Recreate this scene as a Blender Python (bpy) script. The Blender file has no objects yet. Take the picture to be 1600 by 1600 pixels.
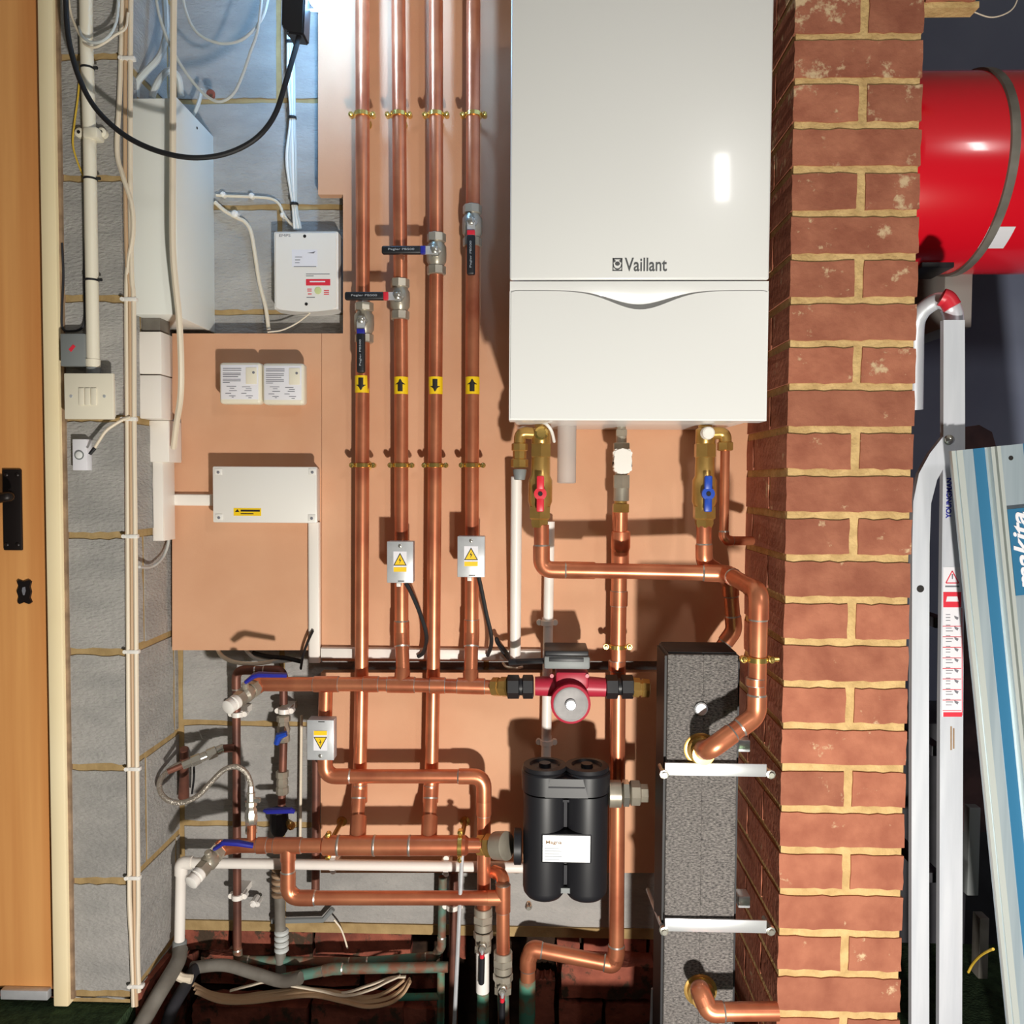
import bpy, bmesh, math, random
from mathutils import Vector, Matrix

sc = bpy.context.scene
col = sc.collection
R = random.Random(7)
PI = math.pi

# ------------------------------------------------------------------ camera
F = 1283.0            # focal length in pixels of a 1600 px frame
D = 1.78              # camera distance from the block wall (wall face is y = 0, room towards -y)
H = 1.0               # camera height
CAM = Vector((0, -D, H))
CM = (Matrix.Rotation(math.radians(1.563), 3, 'Z') @ Matrix.Rotation(math.radians(90 - 2.2), 3, 'X')
      @ Matrix.Rotation(math.radians(0.32), 3, 'Z'))
cd = bpy.data.cameras.new('camera')
cd.sensor_width = 36
cd.lens = F / 1600 * 36
cd.clip_start = 0.02
cam = bpy.data.objects.new('camera', cd)
col.objects.link(cam)
cam.matrix_world = Matrix.Translation(CAM) @ CM.to_4x4()
sc.camera = cam

# ------------------------------------------------------------------ world, lights, exposure
w = bpy.data.worlds.new('world')
sc.world = w
w.use_nodes = True
w.node_tree.nodes['Background'].inputs[0].default_value = (1.0, 0.92, 0.86, 1)
w.node_tree.nodes['Background'].inputs[1].default_value = 0.06


def light(name, kind, loc, power, colr, **kw):
    l = bpy.data.lights.new(name, kind)
    l.energy = power
    l.color = colr
    for k, v in kw.items():
        setattr(l, k, v)
    o = bpy.data.objects.new(name, l)
    col.objects.link(o)
    o.location = loc
    return o


light('floor_work_lamp', 'POINT', (0.30, -1.80, 0.10), 146, (1.0, 0.945, 0.875), shadow_soft_size=0.035)
cl = light('ceiling_tube', 'AREA', (1.34, -2.9, 2.16), 10, (1.0, 0.97, 0.94), shape='RECTANGLE', size=0.14, size_y=0.42)
cl.rotation_euler = (Vector((0.0, 0, 1.2)) - Vector((1.34, -2.9, 2.16))).to_track_quat('-Z', 'Y').to_euler()

vs = sc.view_settings
vs.view_transform = 'Standard'
vs.look = 'None'
vs.gamma = 1
vs.exposure = 0.0
vs.use_curve_mapping = False


# ------------------------------------------------------------------ helpers
def P(px, py, d):
    v = CM @ Vector(((px - 800) / F, -(py - 800) / F, -1))
    return CAM + v * ((D - d) / v.y)


def lin(c):
    return tuple(((x / 255) / 12.92 if x / 255 <= 0.04045 else ((x / 255 + 0.055) / 1.055) ** 2.4) for x in c) + (1,)


def mat(name, c, rough=0.5, metal=0.0, c2=None, scale=8, stretch=(1, 1, 1), bump=0.0, bscale=60, spec=None,
        emit=None, trans=0, alpha=1, detail=5, lo=0.35, hi=0.65, coat=0):
    m = bpy.data.materials.new(name)
    m.use_nodes = True
    nt = m.node_tree
    b = nt.nodes['Principled BSDF']
    b.inputs['Base Color'].default_value = lin(c)
    b.inputs['Roughness'].default_value = rough
    b.inputs['Metallic'].default_value = metal
    if spec is not None:
        b.inputs['Specular IOR Level'].default_value = spec
    if trans:
        b.inputs['Transmission Weight'].default_value = trans
    if coat:
        b.inputs['Coat Weight'].default_value = coat
        b.inputs['Coat Roughness'].default_value = 0.08
    if alpha < 1:
        b.inputs['Alpha'].default_value = alpha
    if emit:
        b.inputs['Emission Color'].default_value = lin(emit[0])
        b.inputs['Emission Strength'].default_value = emit[1]
    if c2 or bump:
        tc = nt.nodes.new('ShaderNodeTexCoord')
        mp = nt.nodes.new('ShaderNodeMapping')
        mp.inputs['Scale'].default_value = stretch
        nt.links.new(tc.outputs['Object'], mp.inputs[0])
    if c2:
        n = nt.nodes.new('ShaderNodeTexNoise')
        n.inputs['Scale'].default_value = scale
        n.inputs['Detail'].default_value = detail
        nt.links.new(mp.outputs[0], n.inputs['Vector'])
        r = nt.nodes.new('ShaderNodeValToRGB')
        r.color_ramp.elements[0].position = lo
        r.color_ramp.elements[1].position = hi
        r.color_ramp.elements[0].color = lin(c)
        r.color_ramp.elements[1].color = lin(c2)
        nt.links.new(n.outputs['Fac'], r.inputs[0])
        nt.links.new(r.outputs[0], b.inputs['Base Color'])
    if bump:
        n2 = nt.nodes.new('ShaderNodeTexNoise')
        n2.inputs['Scale'].default_value = bscale
        n2.inputs['Detail'].default_value = 6
        nt.links.new(mp.outputs[0], n2.inputs['Vector'])
        bp = nt.nodes.new('ShaderNodeBump')
        bp.inputs['Strength'].default_value = bump
        bp.inputs['Distance'].default_value = 0.004
        nt.links.new(n2.outputs['Fac'], bp.inputs['Height'])
        nt.links.new(bp.outputs[0], b.inputs['Normal'])
    return m


def masonry(name, c, c2, stain, stain_lo=0.62, per=0.25, bump=0.5, scale=14, stretch=(1, 1, 1), rough=0.9):
    """fired brick or concrete block: noise between two colours, a random tint per unit, blotches of mortar smear"""
    m = mat(name, c, rough, 0, c2=c2, scale=scale, bump=bump, bscale=90, stretch=stretch, spec=0.25)
    nt = m.node_tree
    b = nt.nodes['Principled BSDF']
    ramp = [n for n in nt.nodes if n.type == 'VALTORGB'][0]
    geo = nt.nodes.new('ShaderNodeNewGeometry')
    mr = nt.nodes.new('ShaderNodeMapRange')
    mr.inputs['To Min'].default_value = 1 - per
    mr.inputs['To Max'].default_value = 1 + per
    nt.links.new(geo.outputs['Random Per Island'], mr.inputs[0])
    hs = nt.nodes.new('ShaderNodeHueSaturation')
    nt.links.new(mr.outputs[0], hs.inputs['Value'])
    nt.links.new(ramp.outputs[0], hs.inputs['Color'])
    tc = [n for n in nt.nodes if n.type == 'TEX_COORD'][0]
    n = nt.nodes.new('ShaderNodeTexNoise')
    n.inputs['Scale'].default_value = 22
    n.inputs['Detail'].default_value = 8
    n.inputs['Roughness'].default_value = 0.65
    nt.links.new(tc.outputs['Object'], n.inputs['Vector'])
    r = nt.nodes.new('ShaderNodeValToRGB')
    r.color_ramp.elements[0].position = stain_lo
    r.color_ramp.elements[1].position = stain_lo + 0.07
    nt.links.new(n.outputs['Fac'], r.inputs[0])
    mx = nt.nodes.new('ShaderNodeMix')
    mx.data_type = 'RGBA'
    nt.links.new(r.outputs[0], mx.inputs[0])
    nt.links.new(hs.outputs[0], mx.inputs[6])
    mx.inputs[7].default_value = lin(stain)
    nt.links.new(mx.outputs[2], b.inputs['Base Color'])
    return m


def box(bm, x0, x1, y0, y1, z0, z1, mi=0, bev=0.0, seg=2):
    x0, x1 = min(x0, x1), max(x0, x1)
    y0, y1 = min(y0, y1), max(y0, y1)
    z0, z1 = min(z0, z1), max(z0, z1)
    v = [bm.verts.new((x, y, z)) for x in (x0, x1) for y in (y0, y1) for z in (z0, z1)]
    fs = []
    for q in ((0, 1, 3, 2), (4, 6, 7, 5), (0, 4, 5, 1), (2, 3, 7, 6), (0, 2, 6, 4), (1, 5, 7, 3)):
        f = bm.faces.new([v[i] for i in q])
        f.material_index = mi
        fs.append(f)
    if bev:
        es = list({e for f in fs for e in f.edges})
        r = bmesh.ops.bevel(bm, geom=es, offset=bev, segments=seg, affect='EDGES', profile=0.5)
        for f in r['faces']:
            f.material_index = mi
    return v


def pxbox(bm, x0, y0, x1, y1, d0, d1, mi=0, bev=0.0, seg=2):
    """box whose front face (protrusion d1) covers the given patch; back at d0"""
    ym, xm = (y0 + y1) / 2, (x0 + x1) / 2
    return box(bm, P(x0, ym, d1).x, P(x1, ym, d1).x, -d1, -d0, P(xm, y1, d1).z, P(xm, y0, d1).z, mi, bev, seg)


def frame_of(t):
    t = t.normalized()
    a = Vector((0, 0, 1)) if abs(t.z) < 0.9 else Vector((1, 0, 0))
    u = a.cross(t).normalized()
    return u, t.cross(u)


def tube(bm, pts, r, seg=12, mi=0, cap=True, sq=None):
    n = len(pts)
    if isinstance(r, (list, tuple)):
        m_ = len(r) - 1
        rs = []
        for i in range(n):
            q = i / (n - 1) * m_
            k = min(int(q), m_ - 1)
            rs.append(r[k] + (r[k + 1] - r[k]) * (q - k))
    else:
        rs = [r] * n
    u, v = frame_of(pts[1] - pts[0])
    rings = []
    for i, p in enumerate(pts):
        t = (pts[min(i + 1, n - 1)] - pts[max(i - 1, 0)])
        if t.length < 1e-9:
            continue
        t.normalize()
        u = (u - t * u.dot(t)).normalized()
        v = t.cross(u)
        k = sq or 1.0
        rings.append([bm.verts.new(p + (u * math.cos(2 * PI * j / seg) + v * math.sin(2 * PI * j / seg) * k) * rs[i])
                      for j in range(seg)])
    for a, b in zip(rings, rings[1:]):
        for j in range(seg):
            f = bm.faces.new((a[j], a[(j + 1) % seg], b[(j + 1) % seg], b[j]))
            f.material_index = mi
    if cap:
        for q in (rings[0][::-1], rings[-1]):
            f = bm.faces.new(q)
            f.material_index = mi


def lathe(bm, p0, d, prof, seg=20, mi=0, rot=0.0):
    d = d.normalized()
    u, v = frame_of(d)
    rings = []
    for t, r in prof:
        c = p0 + d * t
        rings.append([bm.verts.new(c + (u * math.cos(2 * PI * j / seg + rot) + v * math.sin(2 * PI * j / seg + rot)) * max(r, 1e-5))
                      for j in range(seg)])
    for a, b in zip(rings, rings[1:]):
        for j in range(seg):
            f = bm.faces.new((a[j], a[(j + 1) % seg], b[(j + 1) % seg], b[j]))
            f.material_index = mi
    for q in (rings[0][::-1], rings[-1]):
        f = bm.faces.new(q)
        f.material_index = mi


def prism(bm, pts, y0, y1, mi=0):
    """outline in x,z extruded from y0 to y1"""
    a = [bm.verts.new((x, y0, z)) for x, z in pts]
    b = [bm.verts.new((x, y1, z)) for x, z in pts]
    n = len(pts)
    fs = [bm.faces.new(a), bm.faces.new(b[::-1])]
    for i in range(n):
        fs.append(bm.faces.new((a[i], b[i], b[(i + 1) % n], a[(i + 1) % n])))
    for f in fs:
        f.material_index = mi


def pxprism(bm, pts, d0, d1, mi=0):
    q = [P(x, y, d1) for x, y in pts]
    prism(bm, [(p.x, p.z) for p in q], -d1, -d0, mi)


def fillet(pts, r, n=7):
    out = [pts[0]]
    for a, b, c in zip(pts, pts[1:], pts[2:]):
        u, v = (a - b), (c - b)
        ang = u.angle(v)
        if ang > PI - 0.02:
            out.append(b)
            continue
        t = min(r / math.tan(ang / 2), u.length * 0.48, v.length * 0.48)
        p, q = b + u.normalized() * t, b + v.normalized() * t
        for i in range(n + 1):
            s = i / n
            out.append(p * (1 - s) ** 2 + b * 2 * s * (1 - s) + q * s * s)
    out.append(pts[-1])
    return out


def spline(pts, n=8):
    out = []
    q = [pts[0] * 2 - pts[1]] + list(pts) + [pts[-1] * 2 - pts[-2]]
    for i in range(1, len(q) - 2):
        a, b, c, d = q[i - 1:i + 3]
        for k in range(n):
            t = k / n
            out.append(0.5 * (2 * b + (c - a) * t + (2 * a - 5 * b + 4 * c - d) * t * t + (3 * b - a - 3 * c + d) * t ** 3))
    out.append(pts[-1])
    return out


ORG = {}


def link(name, me, parent, org):
    o = bpy.data.objects.new(name, me)
    col.objects.link(o)
    ORG[o.name] = org
    if parent:
        o.parent = parent
        o.location = org - ORG[parent.name]
    else:
        o.location = org
    return o


def BM():
    return bmesh.new()


def obj(name, bm, ms, parent=None, smooth=35, struct=False):
    bmesh.ops.recalc_face_normals(bm, faces=bm.faces)
    co = [v.co for v in bm.verts]
    lo = Vector([min(c[i] for c in co) for i in range(3)])
    hi = Vector([max(c[i] for c in co) for i in range(3)])
    org = Vector(((lo.x + hi.x) / 2, (lo.y + hi.y) / 2, lo.z))
    bmesh.ops.translate(bm, vec=-org, verts=bm.verts)
    me = bpy.data.meshes.new(name)
    bm.to_mesh(me)
    bm.free()
    for m in (ms if isinstance(ms, (list, tuple)) else [ms]):
        me.materials.append(m)
    if smooth:
        me.polygons.foreach_set('use_smooth', [True] * len(me.polygons))
        me.set_sharp_from_angle(angle=math.radians(smooth))
    o = link(name, me, parent, org)
    if struct:
        o['kind'] = 'structure'
    return o


def tag(o, label, cat, group=None):
    o['label'] = label
    o['category'] = cat
    if group:
        o['group'] = group
    return o


def thing(name, label, cat, loc, group=None):
    o = bpy.data.objects.new(name, None)
    o.empty_display_size = 0.02
    col.objects.link(o)
    o.location = loc
    ORG[o.name] = Vector(loc)
    return tag(o, label, cat, group)


def text(name, s, m, parent, org, width=None, height=None, right=Vector((1, 0, 0)), up=Vector((0, 0, 1)), bold=0.0,
         shear=0.0, depth=0.0004):
    """raised lettering: lower left corner at org"""
    c = bpy.data.curves.new(name, 'FONT')
    c.body = s
    c.size = 1
    c.offset = bold
    c.shear = shear
    c.extrude = 0.001
    t = bpy.data.objects.new(name, c)
    col.objects.link(t)
    dg = bpy.context.evaluated_depsgraph_get()
    me = bpy.data.meshes.new_from_object(t.evaluated_get(dg))
    bpy.data.objects.remove(t)
    xs = [v.co.x for v in me.vertices]
    ys = [v.co.y for v in me.vertices]
    sx = (width / (max(xs) - min(xs))) if width else None
    sy = (height / (max(ys) - min(ys))) if height else None
    sx = sx or sy
    sy = sy or sx
    nrm = right.cross(up).normalized()
    x0, y0 = min(xs), min(ys)
    for v in me.vertices:
        v.co = right * ((v.co.x - x0) * sx) + up * ((v.co.y - y0) * sy) + nrm * (v.co.z * depth / 0.001)
    me.materials.clear()
    me.materials.append(m)
    return link(name, me, parent, Vector(org))


# ------------------------------------------------------------------ materials
M = {}
M['board'] = mat('mdf', (217, 168, 134), 0.75, c2=(208, 156, 122), scale=5, bump=0.08, bscale=300, spec=0.3)
M['block'] = masonry('concrete_block', (170, 167, 163), (154, 152, 149), (180, 178, 172), 0.7, 0.07, 0.9, 9, (1, 1, 2.5))
M['bmortar'] = mat('sand_mortar', (178, 152, 108), 0.95, c2=(158, 133, 92), scale=30, bump=0.6, spec=0.1)
M['brick'] = masonry('red_brick', (172, 110, 86), (150, 90, 70), (206, 178, 142), 0.635, 0.13, 0.5, 18)
nt_b = M['brick'].node_tree
sp = nt_b.nodes.new('ShaderNodeSeparateXYZ')
tcb = [n for n in nt_b.nodes if n.type == 'TEX_COORD'][0]
nt_b.links.new(tcb.outputs['Object'], sp.inputs[0])
mth = nt_b.nodes.new('ShaderNodeMapRange')
mth.inputs['From Min'].default_value = 1.5
mth.inputs['From Max'].default_value = 2.2
mth.inputs['To Min'].default_value = 0.0
mth.inputs['To Max'].default_value = 0.09
nt_b.links.new(sp.outputs['Z'], mth.inputs[0])
rmp = [n for n in nt_b.nodes if n.type == 'VALTORGB'][1]
src = rmp.inputs[0].links[0].from_socket
ad = nt_b.nodes.new('ShaderNodeMath')
ad.operation = 'ADD'
nt_b.links.new(src, ad.inputs[0])
nt_b.links.new(mth.outputs[0], ad.inputs[1])
nt_b.links.new(ad.outputs[0], rmp.inputs[0])
M['oldbrick'] = masonry('old_brick', (150, 84, 66), (104, 56, 46), (74, 60, 48), 0.52, 0.2, 0.7, 16)
M['mortar'] = mat('yellow_mortar', (214, 182, 128), 0.95, c2=(190, 158, 108), scale=40, bump=0.8, bscale=120, spec=0.1)
M['far'] = mat('blue_grey_paint', (128, 136, 156), 0.85, c2=(116, 124, 146), scale=4)
M['dirt'] = mat('dark_rubble', (62, 46, 36), 0.95, c2=(34, 26, 22), scale=24, bump=1.0, bscale=50, spec=0.1)
M['carpet'] = mat('green_carpet', (62, 80, 56), 1.0, c2=(44, 58, 42), scale=60, bump=0.8, bscale=200, spec=0.05)
M['plaster'] = mat('plaster', (150, 146, 140), 0.9)
M['wood'] = mat('honey_veneer', (234, 172, 106), 0.42, c2=(206, 136, 76), scale=2.6, stretch=(9, 9, 0.35), detail=7, lo=0.3, hi=0.72)
M['cream'] = mat('cream_paint', (253, 236, 196), 0.45, c2=(248, 228, 184), scale=3)
M['copper'] = mat('copper', (226, 145, 106), 0.34, 0.7, c2=(190, 108, 78), scale=11, detail=6, lo=0.38, hi=0.66)
M['solder'] = mat('solder', (196, 186, 176), 0.35, 0.8)
M['oldcopper'] = mat('tarnished_copper', (132, 84, 68), 0.5, 0.45, c2=(92, 60, 52), scale=16)
M['verdigris'] = mat('verdigris_copper', (128, 84, 64), 0.7, 0.25, c2=(92, 130, 116), scale=22, lo=0.42, hi=0.6)
M['teal'] = mat('heavy_verdigris', (78, 140, 118), 0.8, 0.1, c2=(126, 100, 76), scale=26, lo=0.46, hi=0.6)
M['brass'] = mat('brass', (212, 172, 100), 0.3, 0.7, c2=(180, 140, 76), scale=14)
M['brightbrass'] = mat('bright_brass', (240, 206, 120), 0.2, 0.9)
M['nickel'] = mat('nickel_brass', (184, 176, 160), 0.34, 0.5, c2=(156, 148, 134), scale=18)
M['chrome'] = mat('chrome', (206, 202, 192), 0.22, 0.8)
M['zinc'] = mat('zinc_steel', (206, 208, 211), 0.4, 0.35, c2=(192, 194, 197), scale=40)
M['strap'] = mat('galvanised_strap', (240, 242, 246), 0.3, 0.7)
M['alu'] = mat('aluminium', (228, 231, 238), 0.42, 0.35, c2=(214, 218, 226), scale=9, stretch=(6, 6, 0.5))
M['rail'] = mat('anodised_rail', (186, 200, 208), 0.42, 0.5, c2=(170, 186, 196), scale=5, stretch=(14, 14, 0.3))
M['railedge'] = mat('pale_rail_edge', (200, 206, 202), 0.45, 0.4)
M['white'] = mat('white_enamel', (232, 232, 231), 0.32, coat=0.3)
M['plastic'] = mat('white_plastic', (236, 232, 226), 0.35)
M['offwhite'] = mat('offwhite_plastic', (236, 228, 208), 0.4)
M['pvc'] = mat('white_pvc', (240, 234, 226), 0.4)
M['cable'] = mat('white_cable', (228, 214, 192), 0.5)
M['cablebeige'] = mat('beige_cable', (196, 164, 130), 0.55)
M['cablegrey'] = mat('grey_cable', (196, 200, 198), 0.5)
M['greypipe'] = mat('grey_pipe', (128, 124, 116), 0.6, c2=(98, 92, 84), scale=14)
M['greyplastic'] = mat('grey_plastic', (128, 132, 132), 0.5)
M['paleblue'] = mat('pale_grey_casing', (236, 238, 232), 0.4)
M['black'] = mat('black_plastic', (30, 30, 34), 0.45)
M['rubber'] = mat('black_rubber', (24, 24, 27), 0.6)
M['foam'] = mat('black_foam', (138, 132, 128), 0.8, 0, c2=(52, 50, 50), scale=420, stretch=(0.45, 1, 1), detail=3, lo=0.30, hi=0.72, bump=0.8, bscale=500)
M['iron'] = mat('black_iron', (34, 27, 26), 0.45, 0.4)
M['red'] = mat('red_plastic', (216, 44, 60), 0.4)
M['pumpred'] = mat('pump_red', (176, 40, 62), 0.4)
M['vessel'] = mat('red_gloss', (222, 18, 38), 0.22, coat=0.4)
M['blue'] = mat('blue_plastic', (26, 70, 176), 0.4)
M['deepblue'] = mat('blue_lever', (40, 44, 150), 0.4)
M['railblue'] = mat('rail_blue', (44, 108, 146), 0.45)
M['yellow'] = mat('yellow_label', (246, 204, 20), 0.5)
M['ink'] = mat('black_ink', (28, 24, 22), 0.6)
M['greyink'] = mat('grey_ink', (120, 120, 128), 0.6)
M['paleink'] = mat('pale_ink', (176, 180, 186), 0.6)
M['paper'] = mat('label_paper', (232, 230, 236), 0.55)
M['redink'] = mat('red_ink', (222, 48, 66), 0.5)
M['logo'] = mat('logo_grey', (96, 98, 100), 0.4, 0.3)
M['cleartube'] = mat('translucent_tube', (214, 208, 204), 0.4, trans=0.35, alpha=0.75)
M['motor'] = mat('cast_disc', (166, 162, 162), 0.65, 0.1, c2=(142, 139, 139), scale=30)
M['braid'] = mat('steel_braid', (196, 188, 176), 0.34, 0.8, bump=0.6, bscale=400)
M['foil'] = mat('foil_label', (236, 236, 238), 0.3, 0.5)
M['pale_green'] = mat('pale_green', (206, 214, 150), 0.5)
M['tube_glow'] = mat('lit_tube', (255, 255, 255), 0.3, emit=((140, 200, 255), 84))
M['dark'] = mat('dark_junk', (44, 44, 50), 0.7, c2=(30, 29, 34), scale=12)
M['tan'] = mat('tan_wrap', (168, 140, 112), 0.85, c2=(130, 106, 84), scale=30)
M['cloth'] = mat('dull_cloth', (92, 66, 66), 0.9, c2=(58, 44, 48), scale=14)
M['yellowcable'] = mat('yellow_cable', (212, 176, 60), 0.5)
M['boltwhite'] = mat('bright_bolt', (238, 240, 244), 0.3, 0.6)

# ------------------------------------------------------------------ setting
BD = 0.048     # face of the MDF boards
PD = 0.23      # face of the left block pier
QD = 0.322     # face of the brick pillar
XR = P(193, 700, PD).x              # right-hand side of the left pier
XB0, XB1 = P(1228, 806, QD).x, P(1425, 806, QD).x     # brick pillar
FLOOR = P(150, 1567, PD).z


def unit(bm, x0, x1, y0, y1, z0, z1, mi, jit=0.0, nx=1, nz=1):
    """one brick or block; the front (-y) and the two ends are gridded and their rims jittered a little"""
    nx, nz = max(nx, 1), max(nz, 1)
    vs_ = {}
    for i in range(nx + 1):
        for k in range(nz + 1):
            x, z = x0 + (x1 - x0) * i / nx, z0 + (z1 - z0) * k / nz
            e = (i in (0, nx)) or (k in (0, nz))
            for s, y in ((0, y0), (1, y1)):
                j = jit if e else 0
                vs_[i, k, s] = bm.verts.new((x + R.uniform(-j, j) * 0.6, y, z + R.uniform(-j, j)))
    def q(*k):
        f = bm.faces.new([vs_[a] for a in k])
        f.material_index = mi
    for i in range(nx):
        for k in range(nz):
            q((i, k, 0), (i + 1, k, 0), (i + 1, k + 1, 0), (i, k + 1, 0))
            q((i, k, 1), (i, k + 1, 1), (i + 1, k + 1, 1), (i + 1, k, 1))
        q((i, 0, 0), (i, 0, 1), (i + 1, 0, 1), (i + 1, 0, 0))
        q((i, nz, 0), (i + 1, nz, 0), (i + 1, nz, 1), (i, nz, 1))
    for k in range(nz):
        q((0, k, 0), (0, k + 1, 0), (0, k + 1, 1), (0, k, 1))
        q((nx, k, 0), (nx, k, 1), (nx, k + 1, 1), (nx, k + 1, 0))


# back wall of concrete blocks
bm = BM()
zj0 = P(390, 1130, 0).z
XL0, XW1 = XR, P(1190, 700, 0).x
zbase = P(500, 1447, 0).z
box(bm, XR - 0.3, XB0 + 0.05, 0.0, 0.12, zbase - 0.012, 2.6, 1)
xj = P(437, 250, 0).x
for n in range(-8, 12):
    z0, z1 = zj0 - 0.225 * n + 0.006, zj0 - 0.225 * n + 0.219
    if z1 < zbase or z0 > 2.55:
        continue
    z0 = max(z0, zbase)
    off = xj + (0.225 if n % 2 else 0.0) + (0.02 if n in (-1,) else 0)
    for k in range(-4, 8):
        x0, x1 = off + 0.45 * k + 0.006, off + 0.45 * (k + 1) - 0.006
        x0, x1 = max(x0, XR + 0.012), min(x1, XB0 + 0.05)
        if x1 - x0 > 0.03:
            unit(bm, x0, x1, -0.003, 0.05, z0, z1, 0, 0.0018, 12, 6)
obj('wall_back', bm, [M['block'], M['bmortar']], smooth=0, struct=True)

# left pier of blocks: front face and the return into the recess
bm = BM()
XP0 = P(90, 700, PD).x
box(bm, XP0 - 0.01, XR - 0.002, -PD + 0.003, 0.15, FLOOR, 2.6, 1)
zp0 = P(150, 837, PD).z
for n in range(-9, 6):
    z0, z1 = zp0 - 0.225 * n + 0.007, zp0 - 0.225 * n + 0.218
    if z1 < FLOOR or z0 > 2.55:
        continue
    z0 = max(z0, FLOOR + 0.01)
    yj = -0.155 if n % 2 else -0.02
    unit(bm, XP0, XR, -PD, yj - 0.005, z0, z1, 0, 0.002, 8, 6)
    unit(bm, XR - 0.1, XR, yj + 0.005, 0.0, z0, z1, 0, 0.0015, 2, 6)
obj('wall_left', bm, [M['block'], M['bmortar']], smooth=0, struct=True)

# brick pillar on the right
bm = BM()
zq0 = P(1330, 806, QD).z
box(bm, XB0 + 0.003, XB1 - 0.003, -QD + 0.0035, 0.35, -0.3, 2.6, 1)
xm = P(1337, 700, QD).x
for n in range(-20, 20):
    z0, z1 = zq0 + 0.075 * n + 0.0072, zq0 + 0.075 * n + 0.068
    if z1 < -0.3 or z0 > 2.58:
        continue
    g = 0.0078
    if n % 2 == 0:     # one stretcher across the face, headers and stretchers down the side
        unit(bm, XB0, XB1, -QD, -QD + 0.102, z0, z1, 0, 0.0016, 14, 4)
        ys = [(-QD + 0.112, -QD + 0.327), (-QD + 0.337, -QD + 0.55)]
        for a, b in ys:
            unit(bm, XB0, XB0 + 0.1, a, b, z0, z1, 0, 0.0012, 1, 2)
            unit(bm, XB1 - 0.1, XB1, a, b, z0, z1, 0, 0.0012, 1, 2)
    else:
        unit(bm, XB0, xm - g, -QD, -QD + 0.215, z0, z1, 0, 0.0016, 7, 4)
        unit(bm, xm + g, XB1, -QD, -QD + 0.215, z0, z1, 0, 0.0016, 7, 4)
        for a, b in [(-QD + 0.225, -QD + 0.44), (-QD + 0.45, -QD + 0.6)]:
            unit(bm, XB0, XB0 + 0.1, a, b, z0, z1, 0, 0.0012, 1, 2)
            unit(bm, XB1 - 0.1, XB1, a, b, z0, z1, 0, 0.0012, 1, 2)
obj('wall_right', bm, [M['brick'], M['mortar']], smooth=0, struct=True)

# far wall seen past the pillar, with a brick lintel over the opening
bm = BM()
box(bm, XB1 - 0.6, 3.0, 0.42, 0.5, -0.3, 2.6)
obj('wall_far', bm, M['far'], smooth=0, struct=True)
bm = BM()
box(bm, 1.75, 1.85, -0.7, 0.42, -0.3, 2.6)  # unseen slab added to keep ambient light from reaching the far wall
obj('ambient_blocker', bm, M['far'], smooth=0, struct=True)
bm = BM()
zl = P(1480, 12, 0.315).z
box(bm, XB1, P(1523, 8, 0.3).x, -0.315, -0.285, zl, zl + 0.01, 1)
unit(bm, XB1 + 0.004, P(1515, 8, 0.3).x, -0.32, -0.285, zl + 0.01, zl + 0.074, 0, 0.002, 8, 3)
obj('trim_1', bm, [M['brick'], M['mortar']], smooth=0, struct=True)

# floor: carpet round the pit, pit bottom, ceiling
bm = BM()
PITX1, PITD = XB1, 0.36
box(bm, -3.0, XR + 0.0, -4.5, -PD + 0.02, FLOOR - 0.06, FLOOR - 0.004)
box(bm, XR, 3.0, -4.5, -PITD - 0.09, FLOOR - 0.06, FLOOR - 0.004)
box(bm, XB1, 3.0, -PITD - 0.09, 0.5, FLOOR - 0.06, FLOOR - 0.004)
obj('floor', bm, M['carpet'], smooth=0, struct=True)
bm = BM()
PITZ = FLOOR - 0.30
nx, ny = 60, 18
g = {}
for i in range(nx + 1):
    for j in range(ny + 1):
        x = XR - 0.05 + (XB0 + 0.06 - XR) * i / nx
        y = -0.47 + 0.50 * j / ny
        g[i, j] = bm.verts.new((x, y, PITZ + R.uniform(-0.02, 0.03)))
for i in range(nx):
    for j in range(ny):
        bm.faces.new((g[i, j], g[i + 1, j], g[i + 1, j + 1], g[i, j + 1]))
obj('floor_pit', bm, M['dirt'], smooth=0, struct=True)
bm = BM()
box(bm, -3, 3, -4.5, 0.5, 2.55, 2.62)
obj('ceiling', bm, M['plaster'], smooth=0, struct=True)

# brick footing below the block wall
bm = BM()
box(bm, XR - 0.05, XB0 + 0.1, 0.03, 0.15, FLOOR - 0.45, zbase - 0.004, 2)
zc = P(500, 1455, 0).z
edges = [(285, 358), (364, 440), (446, 488), (493, 642), (700, 728), (870, 905), (912, 1010), (1015, 1060)]
for a, b in edges:
    unit(bm, P(a, 1475, 0).x, P(b, 1475, 0).x, -0.004, 0.06, P(600, 1492 + R.uniform(-4, 4), 0).z, zc, 0, 0.003, 6, 3)
for a, b in [(285, 300), (312, 560), (570, 690), (870, 985), (990, 1060)]:
    unit(bm, P(a, 1500, 0).x, P(b, 1500, 0).x, 0.004, 0.06, P(600, 1545, 0).z, P(600, 1499, 0).z, 0, 0.004, 6, 3)
box(bm, P(278, 1450, 0.01).x, P(1030, 1450, 0.01).x, -0.008, 0.05, P(600, 1456, 0).z, P(600, 1441, 0).z, 1)
obj('wall_base', bm, [M['oldbrick'], M['bmortar'], M['dirt']], smooth=0, struct=True)
# footing of the left pier, seen at the pit edge
bm = BM()
for k in range(3):
    z1 = FLOOR + 0.01 - 0.075 * k
    unit(bm, XR - 0.3, XR + 0.012, -PD + 0.02, 0.02, z1 - 0.066, z1, 0, 0.003, 4, 3)
obj('trim_2', bm, M['oldbrick'], smooth=0, struct=True)

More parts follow.
